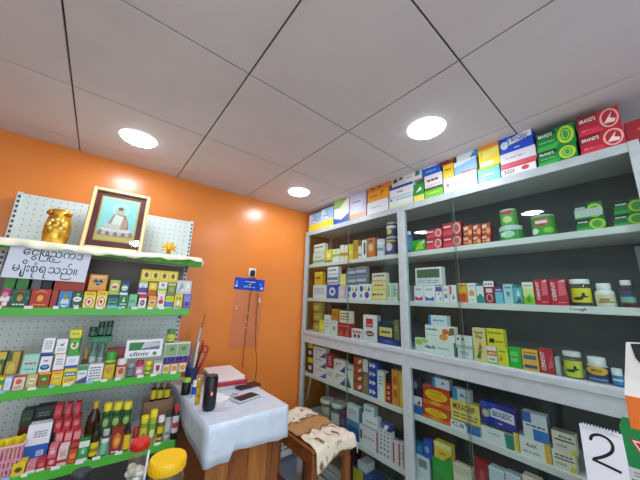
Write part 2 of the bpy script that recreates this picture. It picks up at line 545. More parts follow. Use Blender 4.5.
# suspended ceiling: 0.6 m tiles with dark gaps between them
xs = [-.242 + .598 * k for k in range(-4, 5)]; xs = [-2.3] + [x for x in xs if -2.25 < x < XW - .05] + [XW + .1]
ys = [.346 + .6115 * k for k in range(-4, 3)] + [2.158]; ys = [-2.3] + [y for y in ys if y > -2.25] + [YW + .1]
b = MB(); g = .0035
LIGHTS = [(.05, .655), (.05, 1.875), (1.255, .655), (1.26, 1.878), (.05, -.57), (1.255, -.57)]
for i in range(len(xs) - 1):
    for j in range(len(ys) - 1):
        b.box(xs[i] + g, xs[i + 1] - g, ys[j] + g, ys[j + 1] - g, CEIL, CEIL + .012, TILE, .0012)
b.box(-2.3, XW + .1, -2.3, YW + .1, CEIL + .012, CEIL + .06, '2c2c30')
struct('ceiling', b)
b = MB(); b.box(-2.3, XW + .1, YW, YW + .1, 0, CEIL, ORANGE); struct('wall_back', b)
b = MB(); b.box(XW, XW + .1, -2.3, YW, 0, CEIL, DARKWALL); struct('wall_right', b)
b = MB()                                   # unseen shop front, opened wide so daylight fills the room
b.box(-2.3, -1.9, -2.3, -2.2, 0, CEIL, WHITEWALL); b.box(1.7, XW, -2.3, -2.2, 0, CEIL, WHITEWALL); b.box(-1.9, 1.7, -2.3, -2.2, 2.3, CEIL, WHITEWALL)
struct('wall_front', b)
b = MB(); b.box(-9, 9, -14, -2.3, -.12, -.02, 'd8d4cc'); struct('bounce_pavement', b)  # unseen bright ground, added to bounce skylight up to the ceiling
b = MB()                                   # left wall with a window opening to the street
b.box(-2.3, -2.2, -2.2, -.9, 0, CEIL, WHITEWALL); b.box(-2.3, -2.2, .1, YW, 0, CEIL, WHITEWALL)
b.box(-2.3, -2.2, -.9, .1, 0, 1.55, WHITEWALL); b.box(-2.3, -2.2, -.9, .1, 2.3, CEIL, WHITEWALL)
struct('wall_left', b)
b = MB()
for (y0, y1, z0, z1) in ((-.9, -.86, 1.55, 2.3), (.06, .1, 1.55, 2.3), (-.86, .06, 1.55, 1.59), (-.86, .06, 2.26, 2.3), (-.42, -.39, 1.59, 2.26)):
    b.box(-2.28, -2.22, y0, y1, z0, z1, ALU, .003)
b.box(-2.253, -2.247, -.86, .06, 1.59, 2.26, GLASS)
struct('window_1', b)
b = MB(); b.box(-2.2, XW, YW - .012, YW, 0, .08, '7a4420', .003); struct('baseboard_back', b)

w = bpy.data.worlds.new('world'); sc.world = w; w.use_nodes = True
nt = w.node_tree; bg = nt.nodes['Background']
bg.inputs[0].default_value = lin('dfe9f6'); bg.inputs[1].default_value = SKY

# recessed LED downlights
LED = emit('led_diffuser', 'eef4ff', LEDS)
names = ['round recessed ceiling light above the middle of the room, out at the picture top', 'round recessed ceiling light above the framed picture and the left shelves',
         'large bright round ceiling light nearest the glass cabinet top', 'small round ceiling light near the orange wall corner above the cabinet',
         'round ceiling light behind the viewer over the entrance side', 'round ceiling light behind the viewer near the cabinet end']
for (x, y), L in zip(LIGHTS, names):
    t = thing('ceiling_light', L, 'light', (x, y, CEIL), 0, 'recessed ceiling lights')
    MB().lathe([(.098, -.001), (.096, -.005), (.09, -.006), (.0895, -.004)], 'W', 32, cap0=False, cap1=False).build('frame', t)
    MB().lathe([(.09, -.004), (.086, -.008), (.06, -.011), (.02, -.012)], LED, 32, cap0=False).build('diffuser', t)

# ------------------------------------------------------------------ the glass-front cabinet along the right wall
XC = 1.658; YL, YD1, YD0, YR = 2.295, 1.133, 1.072, -.06
ZT0, ZT1 = 2.075, 2.12; ZM0, ZM1 = 1.0, 1.112
ZSH = dict(A=1.768, B=1.425, C=.722, D=.372)
cabt = thing('display_cabinet', 'tall grey aluminium cabinet with sliding glass doors, full of medicine boxes', 'cabinet', (XC, 1.1, 0))
cx = lambda x: x - XC
cy = lambda y: y - 1.1
def cbox(name, x0, x1, y0, y1, z0, z1, m, c=.002):
    b = MB(); b.box(cx(x0), cx(x1), cy(y0), cy(y1), z0, z1, m, c); return b.build(name, cabt)
XB = 2.015
cbox('top_rail', XC, XC + .03, YR, YL, ZT0, ZT1, ALU)
cbox('top_panel', XC + .03, XB, YR, YL, ZT1 - .018, ZT1, SHELFW, 0)
b = MB(); b.box(cx(XC), cx(XC + .03), cy(YR), cy(YL), ZM0, ZM1, ALU, .002)
b.box(cx(XC - .006), cx(XC), cy(YR), cy(YL), ZM0 + .075, ZM1 - .006, ALU, .002); mr = b.build('middle_rail', cabt)
b = MB(); b.box(cx(XC - .0072), cx(XC - .0062), cy(1.28), cy(1.42), 1.086, 1.104, 'c4ccd0'); b.build('label_strip', mr)
cbox('bottom_rail', XC, XC + .03, YR, YL, .02, .07, ALU)
cbox('post', XC - .002, XC + .032, YL - .042, YL, 0, ZT1 + .001, ALU)
cbox('post', XC - .002, XC + .032, YD0, YD1, 0, ZT1 + .001, ALU)
cbox('post', XC - .002, XC + .032, YR, YR + .034, 0, ZT1 + .001, ALU)
cbox('back_panel', XB, XB + .012, YR, YL, .02, ZT1, CABBACK, 0)
cbox('side_panel', XC + .032, XB, YR + .002, YR + .008, .07, ZT1 - .018, ALU, 0)
cbox('side_glass', XC + .032, XB, YL - .012, YL - .007, .07, ZT1 - .018, GLASS, 0)
cbox('rear_post', XB - .03, XB, YL - .04, YL - .013, .02, ZT1 - .018, ALU)
cbox('floor_panel', XC + .03, XB, YR + .008, YL - .013, .05, .07, SHELFW, 0)
cbox('middle_panel', XC + .03, XB, YR + .008, YL - .013, ZM1 - .03, ZM1 - .004, SHELFW, 0)
for z in ZSH.values():
    for (y0, y1) in ((YD1 - .028, YL - .014), (YR + .01, YD0 + .028)):
        sh = cbox('shelf', XC + .036, XB - .001, y0, y1, z - .033, z, SHELFW)
        if abs(z - 1.425) < .01 and y0 < 0:
            b = MB(); yy = -.0012
            T = Matrix.Translation((cx(XC + .036), cy(.222), z - .027)) @ Matrix.Rotation(-PI / 2, 4, 'Z')
            b.rect(-.035, .001, .035, .022, -.0004, 'W', T); b.text('Cough', -.03, .003, .03, .02, -.0009, 'PU', T)
            b.build('shelf_label', sh)
# bracing strut in the lower left bay
b = MB(); b.tube([(cx(1.73), cy(2.2), .69), (cx(1.73), cy(2.262), .46)], .006, ALU); b.build('strut', cabt)
# sliding glass panes: two tracks in each bay, above and below the middle rail
for (z0, z1) in ((ZM1, ZT0), (.07, ZM0)):
    for (y0, ym, y1) in ((YD1, 1.66, YL - .042), (YR + .034, .73, YD0)):
        d1 = cbox('glass_door', XC + .008, XC + .012, ym - .009, y1, z0, z1, GLASS, 0)
        d2 = cbox('glass_door', XC + .019, XC + .023, y0, ym + .009, z0, z1, GLASS, 0)
        for dd, yy in ((d1, ym - .0096), (d2, ym + .0096)):
            xx = XC + .010 if dd is d1 else XC + .021
            b = MB(); b.box(cx(xx - .002), cx(xx + .002), cy(yy - .0006), cy(yy + .0006), z0, z1, '6a8880'); b.build('glass_edge', dd)

# ------------------------------------------------------------------ the green-edged shelf unit on the left
TH = math.radians(-4.5)
LU = Vector((math.cos(TH), math.sin(TH), 0)); LN = Vector((-LU.y, LU.x, 0))
RX, RY = .474, 1.88                     # right front corner of the middle shelves
unit = thing('gondola_shelf', 'white perforated shelf unit with bright green shelf edges against the orange wall', 'shelf unit', (RX, RY, 0), TH)
DP = .318                               # front to perforated back
UL = .96
def ub(name, x0, x1, y0, y1, z0, z1, m, c=.002, parent=None):
    b = MB(); b.box(x0, x1, y0, y1, z0, z1, m, c); return b.build(name, parent or unit)
ub('back_panel', -UL + .03, -.012, DP, DP + .01, .05, 1.972, PEG, 0)
for x in (-UL + .01, -.022):
    b = MB(); b.box(x, x + .022, DP - .012, DP + .02, 0, 1.976, 'd8dedc', .001)
    z = .2
    while z < 1.95:
        b.box(x + .006, x + .017, DP - .0128, DP - .0119, z, z + .016, '3c4242'); z += .03
    b.build('upright', unit)
GREEN = mat('46b42a', .3)
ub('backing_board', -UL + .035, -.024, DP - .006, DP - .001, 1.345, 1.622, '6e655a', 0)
ub('added_dark_sheet', -UL + .035, -.024, DP - .006, DP - .001, .1, .6, '3c3a38', 0)  # dark sheet added to darken the gap below the lower shelf
zs = {'top': (1.652, 0), 'upper': (1.333, 0), 'middle': (.960, 0), 'lower': (.638, -.1)}
for k, (z, y0) in zs.items():
    sh = ub('shelf', -UL, 0, y0 + .006, DP - .013, z - .028, z - .004, SHELFW)
    r = ub('price_rail', -UL, 0, y0, y0 + .006, z - .041, z, GREEN, .0015, sh)
    if k != 'top':
        rnd = random.Random(k)
        x = -UL + .04
        while x < -.04:
            wd = rnd.choice((.02, .026, .03))
            b = MB(); b.box(x, x + wd, y0 - .0025, y0 - .0005, z - .006, z + .008, rnd.choice(('W', 'W', 'LB', 'W')), .0003); b.build('price_tag', sh)
            x += wd + rnd.uniform(.03, .075)
ub('base', -UL, 0, -.1, DP - .013, 0, .1, 'd8dedc')
for (n, z0, d) in (('bracket', 1.6, .1), ('bracket', 1.27, .2), ('bracket', .89, .22), ('bracket', .57, .24)):
    b = MB(); b.add([(-.004, DP - .013, z0 + .022), (-.004, DP - .013, z0 - .03), (-.004, DP - .013 - d, z0 + .022), (-.001, DP - .013, z0 + .022), (-.001, DP - .013, z0 - .03), (-.001, DP - .013 - d, z0 + .022)],
                    [(0, 1, 2), (5, 4, 3), (0, 3, 4, 1), (1, 4, 5, 2), (2, 5, 3, 0)], 'd8dedc'); b.build(n, unit)
UT = Matrix.Translation((RX, RY, 0)) @ Matrix.Rotation(TH, 4, 'Z')
def upos(x, y, z): return tuple(UT @ Vector((x, y, z)))

# lace-edged plastic cover on the top shelf: cream cloth over a green one
def drape(name, x0, x1, ytop0, zt, drop, m, amp, freq, ph, lift, off=0, grow=0):
    n = 150; vs = []; fs = []
    for k in range(n + 1):
        x = x0 + (x1 - x0) * k / n
        wv = math.sin(freq * x + ph) * .5 + math.sin(freq * 2.3 * x + 1.7 + ph) * .3
        dr = drop + amp * wv + grow * k / n
        f = .004 * math.sin(freq * 1.7 * x) + off
        l = lift(k / n)
        pts = [(x, ytop0, zt), (x, .05, zt + .001), (x, -.003 - off, zt + .002 + l), (x, -.012 - f, zt - .004 + l), (x, -.016 - f * 1.6, zt - dr * .5 + l), (x, -.016 - f * 2.4, zt - dr + l)]
        q = [(p[0], p[1] + .0012, p[2] - .0015) for p in pts]
        vs += pts + q
    P_ = 12
    for k in range(n):
        for j in range(5):
            a = k * P_ + j; c = (k + 1) * P_ + j
            fs.append((a, a + 1, c + 1, c)); fs.append((a + 6, c + 6, c + 7, a + 7))
        fs.append((k * P_ + 5, k * P_ + 11, (k + 1) * P_ + 11, (k + 1) * P_ + 5))
    b = MB(); b.add(vs, fs, m, True); return b
lift = lambda t: .012 * max(0, .1 - t) / .1 + .004 * math.sin(9 * t)
CREAM = ramp_mat('cream_lace_plastic', 'voronoi', 55, [(.1, 'f0e4a4'), (.5, 'e8e6d0')], .5)
cov = thing('shelf_cover', 'cream wavy-edged plastic cover with green lining draped over the top shelf', 'shelf cover', (RX, RY, 0), TH)
o = drape('shelf_cover', -UL - .02, .03, .30, 1.6545, .041, CREAM, .009, 33, 0, lift, off=.009, grow=-.016).build('lace_edge', cov)
b = drape('x', -.47, .035, .30, 1.6525, .036, mat('4ea436', .4), .003, 30, 1.1, lambda t: -.001, off=-.004, grow=.018)
b.add([(.035, -.016, 1.648), (.035, .06, 1.65), (.058, .02, 1.628), (.036, -.02, 1.60)], [(0, 1, 2), (0, 2, 3)], 'dfe6cc')
b.build('liner', cov)

# hand-lettered paper sign
SW, SH_ = .305, .188
b = MB(); b.box(-SW / 2, SW / 2, 0, .002, 0, SH_, 'dfe6f2', .0006)
INK = mat('2a3a44', .6)
def burmese(line, x, z, h, y):
    """place each letter by hand: (character, dx, advance)"""
    for ch, dx, adv in line:
        g = glyphs(ch)
        if g[0]:
            X0, X1, Y0, Y1 = g[3]
            vs = [(x + dx * h + (X0 + a * (X1 - X0)) * h, y, z + (Y0 + c * (Y1 - Y0)) * h) for a, c in g[0]]
            b.add(vs, g[1], INK)
        x += adv * h
    return x
import unicodedata
def adv_line(chars):
    out = []
    for ch in chars:
        g = glyphs(ch)
        comb = unicodedata.category(ch) in ('Mn',)
        out.append((ch, g[3] if g[0] else (0, .3, 0, 1), comb))
    return out
def write(chars, x0, x1, z, h, y):
    seq = adv_line(chars)
    pos = 0; place = []
    base = None
    for ch, (X0, X1, Y0, Y1), comb in seq:
        wd = X1 - X0
        if ch == '\u103c':                # wraps the next letter
            place.append((ch, pos, X0)); wrap = (pos, wd); pos += .13; base = None; continue
        if comb and base is not None:
            bp, bw = base
            place.append((ch, bp + bw / 2 - wd / 2 + (.12 if ch in '\u103a' else -.12 if ch == '\u1037' else 0), X0)); continue
        place.append((ch, pos, X0)); base = (pos, wd); pos += wd + .09
    sc_ = (x1 - x0) / pos
    for ch, p, X0 in place:
        g = glyphs(ch)
        if not g[0]: continue
        a0, a1, Y0, Y1 = g[3]
        vs = [(x0 + (p + a * (a1 - a0)) * sc_, y, z + (Y0 + c * (Y1 - Y0)) * h) for a, c in g[0]]
        b.add(vs, g[1], INK)
write('\u1031\u1004\u103d\u103c\u1016\u100a\u1037\u103a\u1000\u1012\u103a', -.105, .125, .116, .056, -.0004)
write('\u1019\u103b\u102d\u102f\u1038\u1005\u102f\u1036\u101b\u101e\u100a\u103a\u104b', -.125, .115, .034, .058, -.0004)
p = upos(-.685, -.010, 1.468)
o = b.build('paper_sign', None, p, TH)
o.rotation_euler = (math.radians(-1.5), math.radians(1.5), TH)
tag(o, 'white paper sign with two lines of Burmese lettering hung on the top shelf edge', 'sign')

# framed picture, leaning back on the top shelf
fr = thing('picture_frame', 'gold framed picture of a seated robed figure, leaning on the top shelf', 'picture', upos(-.455, .115, 1.659), TH)
FW, FH = .302, .402
tilt = Matrix.Rotation(math.radians(-8), 4, 'X')
b = MB()
for (x0, x1, z0, z1) in ((-FW / 2, -FW / 2 + .022, 0, FH), (FW / 2 - .022, FW / 2, 0, FH), (-FW / 2 + .022, FW / 2 - .022, 0, .022), (-FW / 2 + .022, FW / 2 - .022, FH - .022, FH)):
    b.box(x0, x1, -.01, .012, z0, z1, mat('dcb468', .35, .2), .003, tilt)
    b.box(x0 + .004, x1 - .004, -.013, -.0101, z0 + .004, z1 - .004, mat('eed6a0', .35, .1), .001, tilt)
b.build('frame', fr)
b = MB(); b.box(-FW / 2 + .022, FW / 2 - .022, 0, .006, .022, FH - .022, '6a2430', 0, tilt); b.build('mat_board', fr)
b = MB(); pw, pz0, pz1 = .2, .06, .352
b.rect(-pw / 2, pz0, pw / 2, pz1, -.0006, mat('d8b060', .4, .2), tilt); b.rect(-pw / 2 + .008, pz0 + .008, pw / 2 - .008, pz1 - .008, -.001, 'a4dcdc', tilt)
b.rect(-pw / 2 + .008, pz0 + .008, pw / 2 - .008, pz0 + .062, -.0014, 'e0c070', tilt)
S_ = lambda z: .125 + (z - .11) * 1.28
def E_(cx_, cz_, rx_, rz_, y_, c_): b.ell(cx_ * 1.2, S_(cz_), rx_ * 1.2, rz_ * 1.28, y_, c_, tilt)
def P_2(pts_, y_, c_): b.poly([(x_ * 1.2, S_(z_)) for x_, z_ in pts_], y_, c_, tilt)
E_(0, .108, .07, .018, -.0018, 'b890a0'); E_(0, .118, .064, .014, -.0022, 'efe6e0')
E_(.004, .225, .034, .036, -.002, 'e8e0dc'); E_(.004, .225, .028, .03, -.0024, 'b0d8d8')
P_2([(-.048, .125), (.05, .125), (.046, .16), (.03, .2), (-.02, .2), (-.034, .16)], -.0028, 'c08878')
P_2([(-.03, .125), (.012, .125), (.022, .19), (-.014, .198)], -.0032, 'efe8e2')
E_(.004, .216, .014, .019, -.0036, 'e0b498'); E_(.004, .23, .012, .009, -.004, '6a564a')
E_(-.02, .136, .04, .012, -.0036, 'e4d4cc'); E_(.03, .152, .012, .028, -.0036, 'd0a08a')
for k in range(9): E_(-.064 + .016 * k, .098, .008, .011, -.004, ('a87a8c', 'e0c4c8')[k % 2])
b.build('picture', fr)
b = MB(); b.box(-FW / 2 + .022, FW / 2 - .022, -.0095, -.0085, .022, FH - .022, GLASS, 0, tilt); b.build('glass', fr)

# gold ornaments on the top shelf
t = thing('gold_ornament', 'plump gold owl-like ornament on the top shelf, left of the framed picture', 'ornament', upos(-.715, .14, 1.6555), TH)
b = MB(); b.lathe([(.035, 0), (.05, .02), (.057, .07), (.056, .12), (.05, .155), (.045, .17), (.048, .185), (.045, .2), (.03, .205)], GOLD, 22); b.build('body', t)
b = MB()
for s in (-1, 1): b.ball((s * .034, -.01, .196), (.018, .02, .016), GOLD)
b.ball((0, -.015, .203), (.04, .022, .012), GOLD)
for k in range(5): b.ball((-.04 + .02 * k, -.03, .183), (.014, .014, .014), mat('b0641c', .35, .5))
b.build('crest', t)
b = MB(); b.ball((0, -.055, .115), (.02, .014, .02), GOLD)
for k in range(8): b.ball((.028 * math.cos(k * PI / 4), -.052, .115 + .028 * math.sin(k * PI / 4)), (.012, .01, .012), mat('e8cc70', .3, .6))
b.build('flower_medallion', t)
t = thing('gold_ornament', 'small golden flower-shaped ornament on the top shelf, right of the framed picture', 'ornament', upos(-.155, .12, 1.6555), TH)
b = MB(); b.lathe([(.03, 0), (.026, .012), (.012, .03), (.012, .05)], GOLD, 12); b.build('stem', t)
YG = mat('e8b82a', .3, .4); b = MB()
for k in range(11):
    a_ = -.35 + (PI + .7) * k / 10; c_, s_ = math.cos(a_), math.sin(a_)
    L_ = .05 if k % 2 == 0 else .036
    b.tube([(0, -.004, .062), (c_ * L_ * .6, -.01, .062 + s_ * L_ * .6), (c_ * L_, -.004, .062 + s_ * L_)], [.006, .009, .002], YG, 7)
b.ball((0, -.012, .062), .016, GOLD); b.build('flower', t)

# ------------------------------------------------------------------ on the orange wall
t = thing('wall_socket', 'small white wall socket with black plug above the blue sign', 'socket', (1.083, YW, 1.595), 0)
MB().box(-.034, .034, -.012, 0, 0, .078, 'W', .003).build('plate', t)
t2 = thing('charger_plug', 'black and silver charger plug in the wall socket, two dark cables hanging down', 'plug', (1.083, YW - .012, 1.595), 0)
b = MB(); b.box(-.022, .012, -.038, 0, .006, .06, 'K', .005); b.box(-.004, .02, -.036, 0, .036, .07, 'cfd0d0', .004); b.build('body', t2)
t = MB()
BW, BH = .292, .105
t.box(-BW / 2, BW / 2, -.004, 0, 0, BH, mat('1848c0', .25), .001)
t.text('-ntage', -.05, .066, .05, .082, -.0045, 'W'); t.text('no', -.012, .046, .012, .056, -.0045, 'W'); t.text('Lifetime', -.055, .022, .05, .04, -.0045, 'LB')
t.rect(-.13, .03, -.122, .075, -.0045, 'LB'); t.ell(-.126, .03, .012, .008, -.0045, 'W'); t.ell(.12, .024, .016, .014, -.0045, 'LB'); t.rect(.1, .055, .112, .062, -.0045, 'W')
o = t.build('blue_sign', None, (1.072, YW - .0385, 1.475)); o.rotation_euler = (0, math.radians(2), 0)
o.location = (1.072, YW - .0005, 1.475)
tag(o, 'small blue plastic sign with white print on the orange wall', 'sign')
t = thing('plastic_pouch', 'clear brownish plastic pouch hanging below the blue sign', 'pouch', (1.07, YW - .002, .98), 0)
b = MB(); vs = []; n = 10
for k in range(n + 1):
    z = .49 * k / n
    for (x, y) in ((-.135 - .012 * (1 - k / n), -.006), (-.04, -.011 - .004 * math.sin(k)), (.05, -.010 + .003 * math.sin(k * 1.7)), (.13 + .006 * (k / n), -.006)):
        vs.append((x, y, z))
b.add(vs, [(4 * k + j, 4 * k + j + 1, 4 * k + j + 5, 4 * k + j + 4) for k in range(n) for j in range(3)], POUCH, True); b.build('sheet', t)
b = MB()
for (x, z) in ((-.115, .33), (-.108, .35), (.1, .4), (.106, .42), (.115, .395), (.005, .3), (-.005, .22), (-.008, .17)): b.ball((x, -.016, z), (.012, .004, .007), mat('e8c4a0', .3, .4), 8)
b.build('bead', t)
for nm, L, pts in (('power_cable', 'black power cable running from the socket down to the desk, left one', [(1.085, 2.29, 1.6), (1.088, 2.28, 1.56), (1.078, 2.3, 1.45), (1.068, 2.302, 1.2), (1.065, 2.306, 1.0), (1.062, 2.306, .86), (1.07, 2.30, .825)]),
                   ('power_cable', 'thin dark cable hanging from the socket, curving right of the other cable', [(1.095, 2.29, 1.6), (1.12, 2.29, 1.55), (1.15, 2.302, 1.45), (1.155, 2.304, 1.2), (1.16, 2.29, 1.0), (1.11, 2.14, .885), (1.0, 1.93, .838), (.945, 1.845, .832)])):
    pp = []
    for k in range(len(pts) - 1):
        for q in range(4): pp.append(Vector(pts[k]).lerp(Vector(pts[k + 1]), q / 4))
    pp.append(Vector(pts[-1]))
    for _ in range(2): pp = [pp[0]] + [(pp[k - 1] + pp[k] * 2 + pp[k + 1]) / 4 for k in range(1, len(pp) - 1)] + [pp[-1]]
    MB().tube([q - Vector((1.083, YW - .012, 1.595)) for q in pp], .0026, 'K', 6).build('cable', t2)

# ------------------------------------------------------------------ the desk
DX0, DX1, DY0, DY1, DZ = .503, .945, 1.405, 2.305, .82
dk = thing('wooden_desk', 'wooden desk in the corner with its front boards showing under a plastic cloth', 'desk', (.72, 1.85, 0))
def db(name, x0, x1, y0, y1, z0, z1, m, c=.003):
    b = MB(); b.box(x0 - .72, x1 - .72, y0 - 1.85, y1 - 1.85, z0, z1, m, c); return b.build(name, dk)
db('desk_top', DX0 + .004, DX1 - .004, DY0 + .004, DY1, DZ - .025, DZ, WOOD)
b = MB()
for k, (x0, x1) in enumerate(((.52, .63), (.632, .73), (.732, .84), (.842, .91))):
    b.box(x0 - .72, x1 - .72, 1.425 - 1.85, 1.443 - 1.85, .06, DZ - .025, WOOD if k % 2 else ramp_mat('board_%d' % k, 'noise', 5, [(.3, '8a5220'), (.6, 'a4682c')], .3, (9, 9, .8)), .002)
b.build('front_panel', dk)
db('side_panel', .52, .538, 1.444, 2.29, .06, DZ - .025, WOOD); db('side_panel', .892, .91, 1.444, 2.29, .06, DZ - .025, WOOD)
for (x, y) in ((.522, 1.426), (.872, 1.426), (.522, 2.25), (.872, 2.25)): db('leg', x, x + .036, y, y + .036, 0, .06, WOOD)
# its cloth: top, front and side skirts with an uneven lower edge
b = MB(); z1 = DZ + .0035; n = 14; vs = []; fs = []
def bot_front(t): return (.652 + .003 * math.sin(t * 9)) if t < .27 else (.690 - .022 * (t - .27) / .73 + .002 * math.sin(t * 21))
def bot_side(t): return .648 + .085 * t + .006 * math.sin(t * 14)
path = []
for k in range(n + 1):                                   # left side, from the wall to the front corner
    t = k / n; path.append((DX0 - .001, DY1 - .02 - (DY1 - .02 - DY0) * t, bot_side(1 - t)))
for k in range(1, 2 * n + 1):
    t = k / (2 * n); path.append((DX0 + (DX1 - DX0) * t, DY0 - .001, bot_front(t)))
for k in range(1, n + 1):
    t = k / n; path.append((DX1 + .001, DY0 + (DY1 - .02 - DY0) * t, .668 + .03 * math.sin(t * 5) * t))
cxm, cym = .72, 1.85
for i, (x, y, zb) in enumerate(path):
    ox, oy = (x - cxm) / .45, (y - cym) / .9
    for q in range(5):
        f = q / 4; wv = .0025 * f * math.sin(i * 1.1 + q)
        push = .004 + .008 * f + wv
        nx = -1 if i <= n else (1 if i > 3 * n else 0); ny = -1 if n <= i <= 3 * n else 0
        if nx < 0: push = .002
        vs.append((x + nx * push, y + ny * push, z1 - .002 - (z1 - zb) * f) if q else (x, y, z1))
m_ = len(path)
fs = [(5 * i + q, 5 * i + q + 1, 5 * i + q + 6, 5 * i + q + 5) for i in range(m_ - 1) for q in range(4)]
b.add(vs, fs, PLCLOTH, True)
b.add([(x, y, z1) for x, y, _ in path], [tuple(range(m_))], PLCLOTH)
o = b.build('tablecloth')
sm = o.modifiers.new('thickness', 'SOLIDIFY'); sm.thickness = .0012; sm.offset = -1
tag(o, 'pale blue-white plastic tablecloth draped over the wooden desk', 'tablecloth')
TZ = z1 + .0002
def floorpt(px, py, z):
    r = R0 * ((px - 320) / F) + R1 * ((py - 240) / F) + R2
    p = EYE + r * ((z - CAM_H) / r.z); return p
# cylinder speaker
t = thing('portable_speaker', 'black upright cylinder speaker with red badge on the desk cloth', 'speaker', (.561, 1.59, TZ))
b = MB(); b.lathe([(.026, 0), (.034, .012), (.034, .157), (.026, .168)], 'K', 24); b.build('body', t)
b = MB(); b.lathe([(.0262, .1675), (.03, .165), (.03, .17), (.024, .172)], '2c2c30', 24); b.build('end_cap', t)
b = MB(); T = Matrix.Rotation(math.radians(-6), 4, 'Z')
b.rect(-.007, .075, .007, .098, -.0352, 'd8342c', T); b.rect(-.003, .08, .003, .093, -.0356, 'W', T); b.build('badge', t)
o = MB().box(-.014, .014, -.01, .01, 0, .135, GOLD, .008).build('gold_sachet', None, (.533, 1.70, TZ), .4); tag(o, 'crumpled gold foil sachet standing behind the black speaker', 'sachet')
R_ = Row((0, 1.0), (1, 0), TZ, '', 'small items on the desk')
def dbottle(x, y, r, h, look, body, cap, label, spec=None, **kw):
    t = thing(kw.get('name', 'bottle'), look, kw.get('cat', 'bottle'), (x, y, TZ), 0, 'small bottles and cups on the desk')
    MB().lathe([(r * .9, 0), (r, .004), (r, h * .72), (r * .7, h * .78), (r * .7, h * .8)], body, 16).build('body', t)
    MB().lathe([(r * .78, h * .78), (r * .78, h * .98), (r * .7, h)], cap, 16).build('cap', t)
    if label: MB().lathe([(r * 1.02, h * .12), (r * 1.02, h * .62)], label, 16, cap0=False, cap1=False).build('label', t)
dbottle(.520, 1.90, .027, .09, 'black cup with lime green lid on the desk, beside the shelf unit', 'K', 'LM', None, name='cup', cat='cup')
dbottle(.556, 1.845, .019, .085, 'small white bottle with blue label on the desk, behind the gold sachet', 'W', 'W', 'B')
# pen holder with its pens
t = thing('pen_holder', 'dark pen holder at the back of the desk', 'pen holder', (.60, 2.12, TZ))
MB().lathe([(.038, 0), (.04, .1)], '2a3a6a', 16, cap1=False).lathe([(.034, .1), (.033, .006)], '1a2238', 16, cap0=False).build('cup', t)
pens = [('pen', 'red pen leaning in the desk pen holder', (.004, .004), (.066, .016, .25), .006, 'R'), ('pen', 'blue pen leaning left in the desk pen holder', (-.015, .005), (-.03, -.01, .23), .008, '2a5ac0'),
        ('pen', 'orange-red pen leaning furthest right in the pen holder', (.018, .016), (.125, .04, .22), .007, 'TE'), ('pen', 'white pen in the desk pen holder', (0, -.015), (.02, -.02, .27), .007, 'W'),
        ('pen', 'black pen leaning right in the desk pen holder', (.012, -.020), (.046, -.036, .28), .005, 'K'), ('pen', 'crimson pen between the black and orange-red pens', (.020, -.004), (.10, -.004, .21), .006, 'b02040'),
        ('metal_ruler', 'long grey ruler standing in the pen holder', (-.012, .012), (.035, .02, .36), .011, 'a8aaa8'), ('antenna_stick', 'long thin dark stick rising from the pen holder up the orange wall', (.004, .016), (.062, .05, .46), .0035, '5a3424')]
for nm, L, (x, y), (tx, ty, tz), r, c in pens:
    o = MB().tube([(x, y, .008), (tx * .5 + x * .5, ty * .5 + y * .5, tz * .5), (tx, ty, tz)], [r, r, r * .8], c, 8).build(nm, None, (.60, 2.12, TZ)); tag(o, L, nm.split('_')[0] if nm == 'pen' else nm.split('_')[1], 'pens in the holder')
o = MB().tube([(.012, .02, .01), (.05, .03, .15), (.06, .03, .19)], .004, 'b0b0b0', 8)
for s in (-1, 1):
    o.tube([(.06 + .018 * math.cos(a) + s * .016, .03, .205 + .024 * math.sin(a)) for a in [2 * PI * k / 14 for k in range(15)]], .005, 'R', 6)
o = o.build('scissors', None, (.612, 2.125, TZ)); tag(o, 'scissors with red handles standing in the pen holder', 'scissors')
# books and papers
yb = TZ
for nm, L, x0, x1, y0, y1, h, c, cov, rz in (('ledger_book', 'thick white ledger with grey pages at the bottom of the desk book pile', .69, .905, 1.84, 2.2, .024, 'e4e4e4', 'd8d8dc', -.1),
                                         ('ledger_book', 'red-edged ledger in the middle of the desk book pile', .69, .91, 1.825, 2.195, .024, 'b02430', 'c03440', -.12),
                                         ('notebook', 'white papers lying on top of the desk book pile', .69, .89, 1.85, 2.19, .018, 'f0f0f0', 'f4f0f0', -.08)):
    t = thing(nm, L, 'book', ((x0 + x1) / 2, (y0 + y1) / 2, yb), rz, 'books on the desk')
    wx, wy = (x1 - x0) / 2, (y1 - y0) / 2
    MB().box(-wx + .003, wx - .003, -wy + .003, wy - .003, .002, h - .002, c, 0).build('pages', t)
    MB().box(-wx, wx, -wy, wy, h - .002, h, cov, .0006).box(-wx, wx, -wy, wy, 0, .002, cov, .0006).build('cover', t)
    yb += h + .0003
o = MB().box(-.05, .05, -.07, .07, 0, .002, 'eef2f6').build('paper_sheet', None, (.66, 1.735, TZ), .3); tag(o, 'white sheet of paper lying on the desk before the books', 'paper')
o = MB().box(-.018, .018, -.05, .05, 0, .006, PLASTIC, .001).build('plastic_strip', None, (.742, 1.70, TZ), -.6); tag(o, 'pale mint clear plastic strip lying beside the black phone', 'strip')
o = MB().box(-.05, .05, -.10, .10, 0, .001, '8aa8d8').build('paper_sheet', None, (.957, 2.06, TZ), 0)
o.location = (.935 - .045, 2.06 + .13, TZ); o.rotation_euler = (0, 0, -.1); bpy.data.objects.remove(o)
